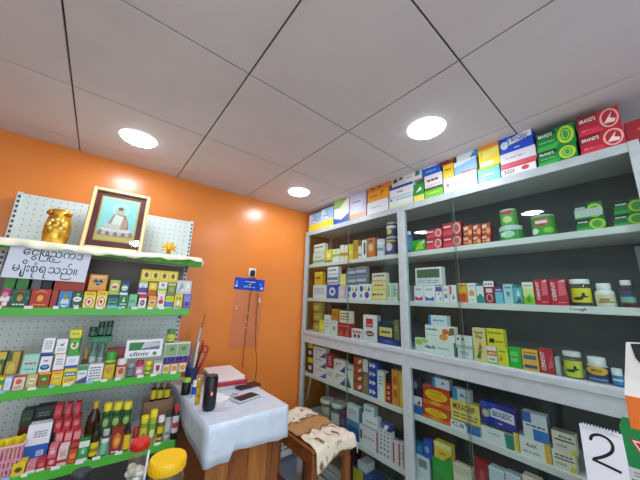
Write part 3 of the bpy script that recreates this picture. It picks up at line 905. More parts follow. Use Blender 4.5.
for L, x, y, rz, c in (('black phone with silver edge lying nearest the desk front', .79, 1.625, math.radians(-75), 'b8bcc0'), ('dark red phone lying behind the black phone on the desk', .893, 1.825, math.radians(-82), '5a2024')):
    t = thing('mobile_phone', L, 'phone', (x, y, TZ), rz, 'phones on the desk')
    MB().box(-.042, .042, -.082, .082, 0, .013, c, .004).build('body', t)
    MB().box(-.037, .037, -.068, .068, .0131, .0141, '181a1e', .0005).build('screen', t)
o = MB().tube([(.86, 1.955, TZ + .005), (.93, 1.865, TZ + .005)], .005, 'K', 8).build('pen'); tag(o, 'black pen lying on the cloth in front of the books', 'pen')

# ------------------------------------------------------------------ stool with a floral cloth
SX0, SX1, SY0, SY1, SZ = 1.2, 1.545, 1.48, 1.98, .49
st = thing('wooden_stool', 'brown wooden stool between desk and cabinet, under a floral cloth', 'stool', (1.37, 1.73, 0))
def sb(name, mb): return mb.build(name, st)
b = MB(); b.box(SX0 - 1.37, SX1 - 1.37, SY0 - 1.73, SY1 - 1.73, SZ - .028, SZ, WOOD2, .01); sb('seat', b)
for (x, y) in ((SX0 + .03, SY0 + .03), (SX1 - .03, SY0 + .03), (SX0 + .03, SY1 - .03), (SX1 - .03, SY1 - .03)):
    b = MB(); b.box(x - 1.37 - .026, x - 1.37 + .026, y - 1.73 - .026, y - 1.73 + .026, 0, SZ - .028, WOOD2, .008); sb('leg', b)
b = MB()
b.box(SX0 - 1.37 + .012, SX0 - 1.37 + .032, SY0 - 1.73 + .057, SY1 - 1.73 - .057, SZ - .1, SZ - .028, WOOD2, .004); sb('apron', b)
b = MB(); b.box(SX0 - 1.37 + .057, SX1 - 1.37 - .057, SY0 - 1.73 + .012, SY0 - 1.73 + .032, SZ - .1, SZ - .028, WOOD2, .004); sb('apron', b)
b = MB(); b.box(SX0 - 1.37 + .02, SX0 - 1.37 + .04, SY0 - 1.73 + .057, SY1 - 1.73 - .057, .14, .17, WOOD2, .004); sb('stretcher', b)
# cloth: a sheet over the seat whose front and right edges hang down
vs = []; fs = []; nx, ny = 26, 34; uv = []
for j in range(ny + 1):
    for i in range(nx + 1):
        u_, v_ = i / nx, j / ny
        x = SX0 + .012 + (SX1 + .065 - SX0 - .012) * u_; y = SY0 - .115 + (SY1 + .03 - SY0 + .115) * v_
        y += .03 * math.sin(u_ * 3)
        z = SZ + .004 + .008 * math.sin(x * 23 + y * 9) ** 2 + .008 * math.sin(y * 31 - x * 12) ** 2 + .012 * max(0, v_ - .75) * 4 * math.sin(u_ * PI)
        if y < SY0 - .006:
            d = SY0 - .006 - y; z -= d * (1.15 - .55 * u_); y = SY0 - .006 - .010 - .12 * d * (1 + math.sin(u_ * 9))
        if x > SX1 + .004:
            d = x - SX1 - .004; z -= d * .9; x = SX1 + .008 + .2 * d
        vs.append((x, y, z)); uv.append((u_, v_))
for j in range(ny):
    for i in range(nx):
        a = j * (nx + 1) + i; fs.append((a, a + 1, a + nx + 2, a + nx + 1))
b = MB(); b.add(vs, fs, FLORAL, True); o = b.build('stool_cloth')
ul = o.data.uv_layers.new(name='UVMap')
for lp in o.data.loops: ul.data[lp.index].uv = (uv[lp.vertex_index][0] * .8, uv[lp.vertex_index][1])
sm = o.modifiers.new('thickness', 'SOLIDIFY'); sm.thickness = .004; sm.offset = 1
tag(o, 'cream cloth with brown flowers and a tan band draped over the stool', 'cloth')

# cartons on the floor between the desk and the stool
o = box_mesh('W;r 0 .62 1 1 R;l .1 .2 .9 .5 GY 2', .2, .2, .2).build('carton', None, (1.3, 1.99, 0)); o.location = (1.36, 2.08, .1603)
tag(o, 'red and white carton in the gap between desk and stool', 'carton', 'cartons on the floor')
o = box_mesh('8494a4;r 0 .8 1 1 6a7a8c', .3, .24, .16).build('carton', None, (1.36, 2.07, 0)); tag(o, 'grey-blue carton on the floor in the gap between desk and stool', 'carton', 'cartons on the floor')

# ------------------------------------------------------------------ low bench with jars, before the left shelves
bn = thing('low_bench', 'dark low wooden bench in front of the left shelves, carrying jars', 'bench', (-.02, 1.1, 0))
MB().box(-.42, .42, -.37, .335, .59, .615, DARKWOOD, .004).build('bench_top', bn)
for sx in (-1, 1):
    for sy in (-1, 1): MB().box(sx * .38 - .025, sx * .38 + .025, -.02 + sy * .32 - .025, -.02 + sy * .32 + .025, 0, .59, DARKWOOD, .004).build('leg', bn)
BZ = .6153
def at_depth(px, py, d):
    return EYE + (R0 * ((px - 320) / F) + R1 * ((py - 240) / F) + R2) * d
def jar(px, py, d, r, cap, look, fill, seed, capm=None):
    p = at_depth(px, py, d); H = p.z - BZ + .012
    t = thing('jar', look, 'jar', (p.x, p.y, BZ), 0, 'jars on the low bench')
    hl = .03 if r > .045 else .026
    MB().lathe([(r * .9, 0), (r * .98, .01), (r * .98, H - .06), (r * .86, H - hl - .012), (r * .84, H - hl)], JAR, 24, cap1=False).build('body', t)
    cm = MB(); cm.lathe([(r * .93, H - hl - .002), (r * 1.0, H - hl), (r * 1.0, H - .006), (r * .95, H)], mat(cap, .35) if capm is None else capm, 28)
    for k in range(36):
        a = 2 * PI * k / 36; cm.box(-.001, .001, 0, .0014, H - hl + .003, H - .008, cap, 0, Matrix.Rotation(a, 4, 'Z') @ Matrix.Translation((0, r * 1.0 - .0006, 0)))
    cm.build('lid', t)
    rnd = random.Random(seed); cb = MB()
    for k in range(46):
        a = rnd.uniform(0, 2 * PI); q = r * .72 * math.sqrt(rnd.random()); z = .02 + (H - .11) * rnd.random()
        cb.ball((q * math.cos(a), q * math.sin(a), z), (.016, .016, .012), rnd.choice(fill), 8)
    cb.build('contents', t); return t, p, H
jar(168, 461, .80, .050, 'f0c010', 'clear plastic jar with wide yellow lid in front of the shelves', ('8a5a3a', 'b08a6a', 'c8b8a0', '6a3a3a'), 1)
t, p, H = jar(140.5, 443.5, 1.05, .033, 'd8281e', 'clear jar with red lid holding white rolls and a stick', ('W', 'e4e4dc', 'WG'), 2)
o = MB().tube([(.018, -.02, .02), (.026, -.026, .1), (.03, -.02, H - .035)], .004, 'W', 8).build('stick', t)
jar(81, 474.5, .93, .027, '3a3c40', 'squat jar with dark metal lid at the left end of the bench', ('4a3a34', '5a4a44'), 3)

# ------------------------------------------------------------------ counter end at the right with the number card
ct = thing('shop_counter', 'light wooden counter end at the lower right, under the number card', 'counter', (1.2, -.2, 0))
MB().box(-.14, .14, -.5, .395, .9, .93, 'b8a888', .004).build('counter_top', ct)
MB().box(-.12, .12, -.48, .38, 0, .9, 'c8c4bc', .004).build('counter_body', ct)
def on_plane(px, py, x):
    r = R0 * ((px - 320) / F) + R1 * ((py - 240) / F) + R2
    return EYE + r * (x / r.x)
CTZ = .9303; ang = -PI / 2
p = on_plane(579, 423, 1.105); q = on_plane(622, 434.5, 1.105)
t = thing('number_card', 'white ring-bound desk card showing a black number 2', 'card', (1.10, (p.y + q.y) / 2, CTZ), ang)
Hc = (p.z + q.z) / 2 - CTZ; wc = p.y - q.y
b = MB(); T = Matrix.Rotation(math.radians(-2), 4, 'X')
b.box(-wc / 2, wc / 2, -.0015, 0, 0, Hc, 'eef2fa', .0003, T)
g = glyphs('2')
# the hand-drawn figure as a brush stroke
pts = [(-.024, .132), (-.018, .146), (-.002, .153), (.014, .148), (.021, .134), (.016, .116), (-.002, .098), (-.026, .082)]
sm_ = []
for k in range(len(pts) - 1):
    for q in range(5):
        t_ = q / 5; p0 = pts[max(k - 1, 0)]; p1 = pts[k]; p2 = pts[k + 1]; p3 = pts[min(k + 2, len(pts) - 1)]
        sm_.append(tuple(.5 * (2 * p1[i] + (p2[i] - p0[i]) * t_ + (2 * p0[i] - 5 * p1[i] + 4 * p2[i] - p3[i]) * t_ ** 2 + (3 * p1[i] - p0[i] - 3 * p2[i] + p3[i]) * t_ ** 3) for i in (0, 1)))
sm_ += [pts[-1], (-.008, .079), (.03, .072)]
def stroke(b, pts, w, y, m, T, dz=0):
    vs = []
    for k, (x, z) in enumerate(pts):
        a = pts[max(k - 1, 0)]; c = pts[min(k + 1, len(pts) - 1)]
        dx, dz_ = c[0] - a[0], c[1] - a[1]; L = math.hypot(dx, dz_) or 1
        vs += [(x - dz_ / L * w / 2, y, z + dz + dx / L * w / 2), (x + dz_ / L * w / 2, y, z + dz - dx / L * w / 2)]
    b.add(vs, [(2 * k, 2 * k + 1, 2 * k + 3, 2 * k + 2) for k in range(len(pts) - 1)], m, False, T)
K_ = wc / .098
sm_ = [(x * K_ * 1.12, .115 * K_ + (z - .115) * K_ * 1.1) for x, z in sm_]
stroke(b, sm_, .0078 * K_, -.0019, 'K', T, Hc - .176 * K_)
b.build('page', t)
b = MB()
T2 = T @ Matrix.Rotation(math.radians(20), 4, 'X')
b.box(-wc / 2, wc / 2, .002, .0035, .004, Hc - .004, 'dfe4ec', .0003, Matrix.Translation((0, .045, 0)) @ Matrix.Rotation(math.radians(15), 4, 'X')); b.build('backing', t)
b = MB()
for k in range(12):
    x = -wc / 2 + .008 + k * (wc - .016) / 11
    b.tube([tuple(T @ Vector((x, .002 + .006 * math.cos(a), Hc - .003 + .006 * math.sin(a)))) for a in [2 * PI * q / 8 for q in range(9)]], .0011, 'd0d4da', 5)
b.build('ring', t)
p1 = on_plane(619, 425, 1.17); p2 = on_plane(624.5, 395, 1.168); p3 = on_plane(640, 344, 1.168)
gh = p1.z - CTZ; oh = p3.z - p1.z; gy = p1.y - .06; oy = p2.y - .056
o = box_mesh('1a8a48;p R .12 .86 .95 .86 .8 .58 .3 .58;p W .16 .84 .9 .84 .77 .6 .32 .6;p R .2 .82 .86 .82 .75 .62 .34 .62;t .36 .66 .72 .78 W Ta;r .04 .3 .98 .46 d8dcd8;l .1 .34 .9 .42 GY 2;r 0 .2 1 .28 R;r .14 0 .96 .16 f0e8ee;e .3 .02 .6 .14 PK;S 0f5a34', .12, .1, gh - .0004)
o = o.build('carton', None, (1.17, gy, CTZ), ang); tag(o, 'green carton with red and white badge beside the number card', 'carton', 'cartons on the counter')
oh = p2.z - p1.z
t = thing('carton', 'orange carton with raised white flap on top of the green carton at the right edge', 'carton', (1.168, oy, CTZ + gh), ang, 'cartons on the counter')
mb = box_mesh('ef7a28;e .42 .1 .78 .75 GY;S f0eeea;T f0eeea', .112, .09, oh); mb.text('Worth', -.02, oh * .8, .03, oh * .93, -.001, 'W'); mb.build('body', t)
fw, fh = .112, p3.z - p2.z
b = MB(); fr_ = [(-fw / 2, .001, oh), (-fw * .44, .012, oh + fh * .35), (-fw * .31, .02, oh + fh), (fw / 2, .022, oh + fh * 1.05), (fw / 2, .001, oh)]
b.add([*fr_, *[(x, y + .0015, z) for x, y, z in fr_]], [(0, 4, 3, 2, 1), (5, 6, 7, 8, 9), (0, 1, 6, 5), (1, 2, 7, 6), (2, 3, 8, 7), (3, 4, 9, 8)], 'f0eeea')
b.add([(-fw * .2, .0135, oh + fh * .72), (-fw * .05, .0095, oh + fh * .5), (fw * .5, .008, oh + fh * .4), (fw * .5, .021, oh + fh * 1.04), (-fw * .24, .0185, oh + fh * .98)], [(0, 1, 2, 3, 4)], 'K')
b.build('flap', t)

# ================================================================== goods on the left shelves
def lrow(zk, fwd, place, group):
    z, y0 = zs[zk]
    O = UT @ Vector((0, y0 + fwd, 0)); return Row((O.x, O.y), (LU.x, LU.y), z - .0035, place, group)
L1 = lrow('upper', .010, 'on the upper green-edged shelf', 'goods on the upper green-edged shelf')
X = L1.box
X(0, 9.5, 289, 'magenta and white box at the picture edge', 'MG;r 0 .35 1 .62 W;e .1 .55 .8 .85 PK;e .3 .1 .9 .35 W')
X(9.5, 29.5, 289, 'dark green box with gold disc', 'DG;e .35 .35 .65 .7 GD;p R .05 .8 .5 .95 .95 .8 .5 .86;l .2 .12 .8 .26 W 1;r 0 .45 .15 .6 TL;r .85 .45 1 .6 TL')
X(30, 50, 289, 'red box with yellow disc', 'b82a1c;e .33 .35 .66 .68 YO;p YO .1 .78 .5 .95 .9 .78 .5 .88;l .15 .12 .85 .24 YO 1')
X(50.5, 57.5, 290, 'plain rust-red box beside the yellow disc box', 'a83218;l .2 .2 .8 .4 7a2010 2', d=.06)
X(58, 71.5, 291, 'light blue box with green fruit', '3a86c8;e .2 .05 .85 .6 cfe4ee;e .35 .5 .7 .85 8a9a28;l .25 .15 .75 .3 TL 1')
X(71.5, 82.5, 292, 'bottle-green box with white oval', 'DG;e .1 .4 .9 .72 W;l .25 .5 .75 .62 DG 1;e .35 .78 .65 .92 LG;l .25 .12 .8 .24 W 1')
X(83, 95.5, 291.5, 'left one of two yellow boxes with red ring', 'Y;r .1 .08 .9 .68 f6e8b0;o .15 .1 .85 .66 R;e .38 .28 .62 .5 R;l .2 .8 .8 .92 R 1')
X(96, 107, 291, 'right one of two yellow boxes with red ring', 'Y;r .1 .08 .9 .68 f6e8b0;o .15 .1 .85 .66 R;e .38 .28 .62 .5 R;l .2 .8 .8 .92 R 1')
X(107.5, 118, 294.5, 'teal box with navy top band', 'TL;r 0 .75 1 1 NB;e .15 .3 .85 .65 DG;l .2 .4 .8 .55 LG 1;r 0 0 1 .2 LB')
X(118, 128.5, 295, 'dark green box with white sprig', '147a3a;p W .35 .5 .65 .5 .5 .8;e .4 .7 .6 .86 LG;l .2 .25 .8 .4 W 1;r .25 0 .75 .16 W')
X(128.5, 137, 294, 'pale green box beside the white sprig box', '6cc088;r .1 .1 .9 .9 7ecb9a;l .2 .4 .8 .6 DG 2;r .3 0 .8 .15 B')
X(138.5, 146.5, 294, 'white box with red top and dark flower', 'W;r 0 .72 1 1 R;e .2 .2 .8 .6 DGY;e .35 .3 .65 .5 PK')
X(148, 156.5, 296, 'orange box with red oval, bottom tier', 'f0a83a;e .12 .35 .88 .65 f6e8b0;e .2 .4 .8 .58 R;r 0 0 1 .2 LM')
X(157, 164.5, 295, 'white box with crimson lips-like oval', 'W;e .15 .35 .85 .65 R;r .3 .65 .7 .9 PK')
X(165, 173.5, 296, 'yellow box with blue lower half', 'Y;r 0 .15 1 .55 2a7ac8;r .2 .65 .8 .9 LM')
X(174, 182.5, 294, 'yellow box with dark dots', 'e8d83a;e .2 .6 .45 .8 OL;e .55 .6 .8 .8 OL;e .3 .25 .7 .5 W;l .2 .08 .8 .18 K 1')
X(183, 191, 294, 'violet box at the right end', '6a62b8;r .1 .5 .9 .9 8a86d0;e .3 .2 .7 .45 NB')
# second tier
X(88.8, 107, 274.5, 'orange box with dark blue heart', 'eaa23a;p 1c3a6a .2 .55 .35 .72 .5 .6 .65 .72 .8 .55 .5 .3;l .3 .42 .7 .55 LB 1;l .15 .78 .85 .9 W 1;r 0 0 1 .12 e88a2a')
X(109, 120, 280, 'lime box with pink oval, second tier', 'b8c83a;e .15 .3 .85 .8 f0e4c0;e .25 .4 .75 .62 d04a4a;r 0 0 1 .15 LM')
X(120.5, 129, 280, 'teal box with white cloud, second tier', '1c6a70;e .12 .3 .88 .62 W;l .25 .35 .75 .5 GY 1;r 0 .75 1 1 NB;r 0 0 1 .15 W')
X(138.5, 147.5, 281, 'white and purple box with green top', 'W;r 0 .1 1 .5 PU;r 0 .82 1 1 LG;e .3 .5 .7 .7 LV')
X(148, 157, 282.5, 'yellow over rust-red box, second tier', 'Y;r 0 0 1 .45 c05a1c;e .2 .6 .8 .85 f4e8a0')
X(158, 167, 282, 'white box with yellow-green stripe, second tier', 'W;r 0 .3 1 .5 LM;r 0 .1 1 .22 Y;e .3 .65 .7 .9 GY')
X(167.5, 175.5, 283, 'olive box, second tier', '7a8a3a;e .2 .3 .8 .7 a8b060;r 0 .8 1 1 c8d090')
o = X(176.5, 191.5, 280.5, 'clear plastic bag of silver sachets', 'd0d4d4;l .1 .2 .9 .9 f4f6f6 4;p a8b0b0 .1 .1 .5 .5 .3 .9;p f6f8f8 .6 .2 .9 .6 .7 .9', name='sachet_bag', cat='bag')
X(141, 180, 270.5, 'long yellow box with four dark faces', 'e8cc1c;r .04 .2 .24 .85 f2e070;r .28 .2 .48 .85 f2e070;r .52 .2 .72 .85 f2e070;r .76 .2 .96 .85 f2e070;e .09 .3 .19 .75 7a5a20;e .33 .3 .43 .75 7a5a20;e .57 .3 .67 .75 7a5a20;e .81 .3 .91 .75 7a5a20')
# behind the front row, under the sign
X(3, 14.5, 273, 'leaf-green box under the paper sign, left of the pair', '4a9a3a;l .2 .3 .8 .5 LG 1', back=.065, d=.07, base=1.36)
X(15.5, 28, 273, 'leaf-green box under the paper sign, right of the pair', '4a9a3a;l .2 .3 .8 .5 LG 1', back=.065, d=.07, base=1.36)
X(30, 40, 273, 'grey box behind the yellow disc box', '787c80', back=.07, d=.06)
X(40.5, 51, 273, 'black box behind the yellow disc box', 'K', back=.07, d=.06)
X(53, 84, 273, 'wide red-orange carton behind the front row', 'd8481c;l .6 .3 .9 .5 YO 1', back=.07, d=.09, name='carton')

L2 = lrow('middle', .010, 'on the middle green-edged shelf', 'goods on the middle green-edged shelf')
X = L2.box
X(-6, 3, 377, 'yellow and green box cut by the picture edge', 'Y;r 0 .5 1 .8 G;e .4 .2 .9 .45 W')
X(3.2, 11.8, 376.5, 'narrow pale blue box', 'a8c4ea;r .15 .1 .85 .9 dfe8f6;l .3 .3 .7 .7 LV 3')
X(12, 25, 375, 'white box with red fruit', 'e8d8c8;r 0 .85 1 1 R;e .25 .4 .75 .75 d85a3a;r 0 0 .1 1 R;l .2 .12 .8 .3 R 2')
X(25.5, 37, 374, 'cream and olive box with dark scroll', 'c8c070;e .12 .35 .88 .75 f0e8c0;l .2 .45 .8 .62 7a4a2a 2;r 0 0 1 .16 OL')
X(37.5, 50, 372, 'red and green box with green leaf', 'b83a1c;e .1 .3 .9 .8 2a7a2a;e .3 .45 .7 .65 LM;r 0 0 1 .14 G;r 0 .86 1 1 YO')
X(50.5, 62.5, 371, 'plain yellow box with brown print', 'f0c81c;e .2 .35 .8 .7 f6e070;l .2 .42 .8 .6 BR 2;l .2 .8 .8 .92 BR 1')
X(63, 76.5, 368, 'yellow box with teal band', 'f0d01c;r .05 .5 .95 .78 TL;l .15 .56 .85 .72 W 1;l .15 .2 .85 .4 BR 2;e .6 .06 .9 .2 W')
X(76.8, 87, 366, 'white and green box with purple foot', 'e8ece8;r 0 .75 1 1 3a9a5a;p PU 0 0 1 0 1 .4 0 .15;l .2 .5 .8 .65 TL 1')
X(87.3, 102.6, 364, 'white card box with lines of handwriting', 'eef0f2;l .12 .12 .88 .88 5a6470 5')
L2.bottle(103.5, 115.5, 352, 'green-capped jar with yellow label', 'd8c858', '3aa03a', 'e0c832', 'e .3 .2 .7 .7 d09a3a;r .1 .8 .9 .95 G', capf=.28, neck=.85, shoulder=.06, lab=(.1, .66), name='jar', cat='jar')
L2.bottle(115.8, 126.5, 359, 'white-capped jar with red and cream label', 'efe8e0', 'e8e8e8', 'e8c8a0', 'e .3 .2 .7 .75 c8542a;r 0 .85 1 1 R', capf=.26, neck=.85, shoulder=.06, lab=(.1, .7), name='jar', cat='jar')
L2.bottle(127, 135, 363, 'small dark grey bottle with silver cap', '5a6068', '9aa0a4', '747a80', capf=.3, neck=.8, shoulder=.06)
L2.bottle(135.5, 143.5, 361, 'small pink and red jar', 'd8487a', 'b02848', 'eab0c8', 'r .2 .3 .8 .6 W', capf=.25, neck=.9, shoulder=.05, name='jar', cat='jar')
L2.bottle(144.5, 152.5, 361, 'small yellow-capped green and yellow bottle', '5aa030', 'Y', 'd8cc2a', 'r .0 .3 1 .55 G', capf=.28, neck=.85, shoulder=.05)
X(153.5, 162, 360, 'white box with dark red shield', 'e0dcdc;r 0 .8 1 1 9ab0a8;p 8a2430 .25 .65 .75 .65 .7 .35 .5 .2 .3 .35')
for k, (a, c) in enumerate(((163, 170.3), (171, 178.5), (179, 187))):
    L2.bottle(a, c, 357.5 - .8 * k, '%s of three bottles with blue caps and purple necks' % ('left', 'middle', 'right')[k], 'e6dccc', '2a3aa8', 'ece0c0', 'e .25 .1 .75 .6 e09a28;r 0 .75 1 1 7a2a6a', capf=.24, neck=.9, shoulder=.06, lab=(.04, .74))
X(125.5, 162.5, 339.5, 'white tray-like box with green picture window', 'f0f2f2;r .08 .42 .92 .86 6a7a80;p 1e7a3a .08 .42 .38 .42 .48 .86 .08 .86;p c4ccd0 .4 .5 .92 .62 .92 .8 .48 .86;t .12 .1 .64 .34 6a5a78 clinic;e .74 .08 .86 .3 5a8a7a', d=.045)
o = X(164, 190, 342.5, 'clear box of green leaflets above the blue-capped bottles', 'b8c8b4;r .04 .06 .48 .92 8aa878;r .52 .06 .96 .92 8aa878;e .2 .4 .4 .7 4a8a4a;e .65 .4 .85 .7 4a8a4a;r 0 .9 1 1 dfe6dc', d=.045)
L2.bottle(166.5, 176, 329.5, 'small green bottle with yellow label standing on the leaflet box', '5a9a4a', '4a8a5a', 'd4cc3a', 'r .2 .2 .8 .5 a8b83a', capf=.25, neck=.8)
# second and third tiers
X = L2.box
X(21.5, 38.5, 354, 'mint box with pink word', '9ad4be;r .06 .05 .94 .95 a8dcc8;l .15 .45 .85 .62 d0306a 1;l .2 .2 .8 .3 TL 1')
X(39.5, 51.8, 354, 'white box with blue wave, lower of the left stack', 'eef0f2;e .1 .12 .9 .42 1c3a7a;e .25 .22 .75 .36 6aa0d8;l .3 .55 .7 .7 K 1;r 0 .88 1 1 NB')
X(52.2, 65, 354, 'plain white box with small print, lower of the right stack', 'f0f0f0;l .2 .35 .8 .75 8a9098 3;r 0 0 1 .08 R')
X(65.5, 79, 353, 'white box with green top and blue foot', 'e6eaf0;r 0 .8 1 1 3aa03a;r 0 0 1 .18 3a4aa8;l .25 .4 .75 .6 LV 2')
X(42, 54.5, 338, 'white box with faint lines, top of the left stack', 'f2f2f2;l .2 .3 .8 .85 8a9aa8 4;r 0 0 1 .1 B')
X(55.5, 67.5, 339, 'white box with bird-like mark, top of the right stack', 'f2f2f2;p 6a747c .3 .6 .75 .75 .6 .5;l .2 .2 .8 .4 98a0a8 2;r 0 0 1 .06 GD')
X(69, 80, 338, 'bright green box with white face disc', '3aa82a;e .15 .25 .85 .8 f0f0d8;e .3 .35 .7 .62 c07a4a;e .3 .6 .7 .78 3a7a2a')
X(70, 82, 329.5, 'small yellow box on top of the face-disc box', 'e6dc1c;l .2 .3 .8 .7 8aa01c 1')
X(4, 17, 352, 'gold foil pack with red foot', 'c8a83a;e .2 .3 .8 .7 e0c860;r 0 0 1 .2 R;r 0 .75 .4 1 2a5a2a', name='sachet_pack', cat='pack', back=.06, d=.05)
X(-8, 3, 352, 'green-gold foil pack cut by the picture edge', '4a6a2a;e .2 .3 .8 .7 c8a83a;r 0 .8 1 1 d8b848', name='sachet_pack', cat='pack', back=.06, d=.05)
L2.bottle(80.5, 86.5, 349, 'slim brown bottle with gold neck', '4a2c10', 'c8962a', '6a4a1c', capf=.3, neck=.5, back=.06)
L2.bottle(87.5, 95.5, 343, 'grey-green glass jar, left of two below the green carton', '6a8a80', '5a7a6c', 'b8c8c0', capf=.2, neck=.8, back=.06, name='jar', cat='jar')
L2.bottle(96, 103.5, 344, 'grey-green glass jar, right of two below the green carton', '6a8a80', '5a7a6c', 'b8c8c0', capf=.2, neck=.8, back=.06, name='jar', cat='jar')
X(89, 112.5, 336.5, 'emerald carton carrying the dark green bottles', '1c7a50;l .2 .3 .8 .6 5aa888 1', back=.06, d=.05)
X(104.5, 124.5, 348.5, 'maroon box behind the green-capped jar', '8a1c24;r 0 .75 1 1 a83038;l .2 .3 .8 .5 c86a6a 1', back=.065, d=.05)
for k, (a, c, y) in enumerate(((88.5, 97, 327.5), (97.5, 105, 322), (105.5, 113, 321))):
    L2.bottle(a, c, y, '%s dark green bottle on the emerald carton' % ('leftmost', 'middle', 'rightmost')[k], DKGREEN, '2a4a3a', '3a6a54', capf=.3, neck=.85, shoulder=.06, back=.062)

L3 = lrow('lower', .010, 'on the lower green-edged shelf', 'goods on the lower green-edged shelf')
X = L3.box
X(11, 25, 463, 'small yellow box with brown centre', 'e6c81c;e .2 .3 .8 .7 8a5a1c;e .35 .4 .65 .6 4a2a10;l .2 .06 .8 .18 W 1')
X(25.5, 35.5, 463, 'small pink box below the blue and white carton', 'd88a94;r 0 0 1 .3 W;l .2 .5 .8 .7 R 1')
X(36, 45.5, 460, 'small red box below the blue and white carton', 'c83038;e .2 .4 .8 .75 d86a6a;r 0 0 1 .25 W')
X(46, 56, 457.5, 'red box with white print, bottom of a stack', 'b82838;e .2 .4 .8 .8 e8a0a8;l .15 .1 .85 .25 W 1')
X(57, 67.5, 446.5, 'pale pink box with red stripe', 'e6ccc8;r 0 .2 1 .35 R;l .2 .5 .8 .8 c86a74 3')
X(68, 77, 446.5, 'orange-red box with yellow disc', 'c84a28;e .15 .3 .85 .6 f0982a;r 0 .85 1 1 7a1c14;l .2 .1 .8 .2 YO 1')
X(77.5, 88.5, 441, 'green and white box with leaf', '2a9a4a;r 0 .7 1 1 e8efe8;e .2 .35 .8 .7 5ac07a;p W .4 .4 .6 .4 .5 .65;r 0 0 1 .16 W')
X(48, 57, 446, 'pink box with crimson print, upper of the stack', 'd87080;e .2 .3 .8 .7 f0c0c4;l .2 .75 .8 .9 W 1')
L3.bottle(90, 99.5, 424, 'brown bottle with black cap and yellow label', '2a1a10', '1c1814', 'f0d828', 'l .1 .3 .9 .6 a08a1c', capf=.2, neck=.45, lab=(.08, .46))
L3.bottle(100, 109, 431, 'black-capped bottle with mint label', '3a4a44', 'b8c0bc', '7ac8a0', 'r 0 .75 1 1 W', capf=.18, neck=.7, lab=(.06, .7))
X(110, 122.5, 429, 'brown-red box with orange flame', '8a2418;e .2 .2 .85 .85 d87a1c;e .35 .35 .75 .65 f0b83a;l .2 .04 .8 .14 W 1')
L3.bottle(123, 131, 425, 'dark-capped slim bottle with bright yellow label', '3a2410', '241c18', 'f0c81c', capf=.22, neck=.5, lab=(.06, .62))
L3.bottle(131.5, 138.5, 428.5, 'red-capped bottle with white label', '8a2a1c', 'b83028', 'ece8ea', 'r .1 .5 .9 .8 d04a4a', capf=.25, neck=.8, lab=(.06, .5))
L3.bottle(139, 148, 417, 'olive bottle with yellow cap, left of the right-hand cluster', '8a9a2a', 'e6d42a', 'd8c83a', 'e .3 .2 .7 .7 7a8a2a', capf=.2, neck=.85, shoulder=.08)
L3.bottle(148.5, 156.5, 411, 'lime bottle with yellow cap and green label', 'a0b83a', 'f0d82a', '6aa83a', 'e .2 .2 .8 .7 e8e0a0', capf=.2, neck=.85, shoulder=.08)
L3.bottle(157, 164, 417, 'yellow-labelled bottle with white cap', '6a5a20', 'e8e8e0', 'f0d01c', 'l .1 .2 .9 .5 5a4a1c', capf=.2, neck=.85, shoulder=.08)
L3.bottle(164.5, 171.5, 411.5, 'silver bottle with dark cap', 'b0b8b4', '3a3e40', 'c8d0cc', 'r .2 .2 .8 .4 8a9a94', capf=.18, neck=.7)
L3.bottle(172, 179.5, 406, 'dark bottle with red cap and white label', '2a2428', 'c03038', 'dcd4d8', 'r .1 .3 .9 .6 b83a4a', capf=.16, neck=.7, lab=(.2, .7))
# tiers behind
for j, (y, dz) in enumerate(((431.5, 0), (418, 0), (405, 0))):
    for k, (a, c) in enumerate(((54, 62.5), (63, 71.5), (72, 80.5))):
        sp = ('d0484c;r .1 .55 .9 .9 e89a9a;e .2 .12 .8 .5 a82430', 'c02830;e .2 .3 .8 .7 e07a80;r 0 .85 1 1 8a1820', 'b82030;r .1 .2 .9 .8 c83c48;l .2 .3 .8 .6 e0787c 2')[j]
        X(a, c, y - k * 1.0, '%s red box in the %s row of the red stack' % (('left', 'middle', 'right')[k], ('bottom', 'middle', 'top')[j]), sp, back=.06, d=.05, base=(.665 if j == 0 else None))
L3.bottle(84, 99, 403, 'large amber glass bottle behind the brown bottle', AMBER, 'c8a23a', '5a3a14', capf=.12, neck=.35, shoulder=.3, back=.06, lab=(.15, .4))
for k, (a, c) in enumerate(((101, 110.5), (111, 121), (121.5, 131))):
    L3.bottle(a, c, 404 - .6 * k, '%s green bottle with yellow cap in the row of three' % ('left', 'middle', 'right')[k], '2a5a28', 'e8d82a', '3a7a34', 'e .2 .3 .8 .7 9ac070;r 0 .8 1 .95 1c4a24', capf=.22, neck=.8, shoulder=.08, back=.06, lab=(.1, .72), base=.70)
X(14, 53, 424, 'wide maroon carton behind the blue and white carton', '6a2018;l .1 .6 .5 .8 a0583a 1', back=.125, d=.06, name='carton')
X(20, 33, 410, 'dark green box on the maroon carton', '1c3a28;l .2 .3 .8 .6 3a6a4a 1', back=.125, d=.06)
X(34, 54, 406, 'black box with pale print on the maroon carton', '16201c;l .2 .4 .8 .7 6a7a70 2', back=.125, d=.06)
X(141, 172, 400.5, 'brown cardboard box behind the right-hand bottles', '8a6a50;r .1 .1 .9 .9 947458', back=.13, d=.08, name='carton')
for k, (a, c) in enumerate(((151, 157), (157.5, 164), (164.5, 171))):
    L3.bottle(a, c, 384, '%s amber bottle with yellow label on the brown cardboard box' % ('left', 'middle', 'right')[k], AMBER, '6a4a1c', 'c8b81c', capf=.2, neck=.5, back=.132)
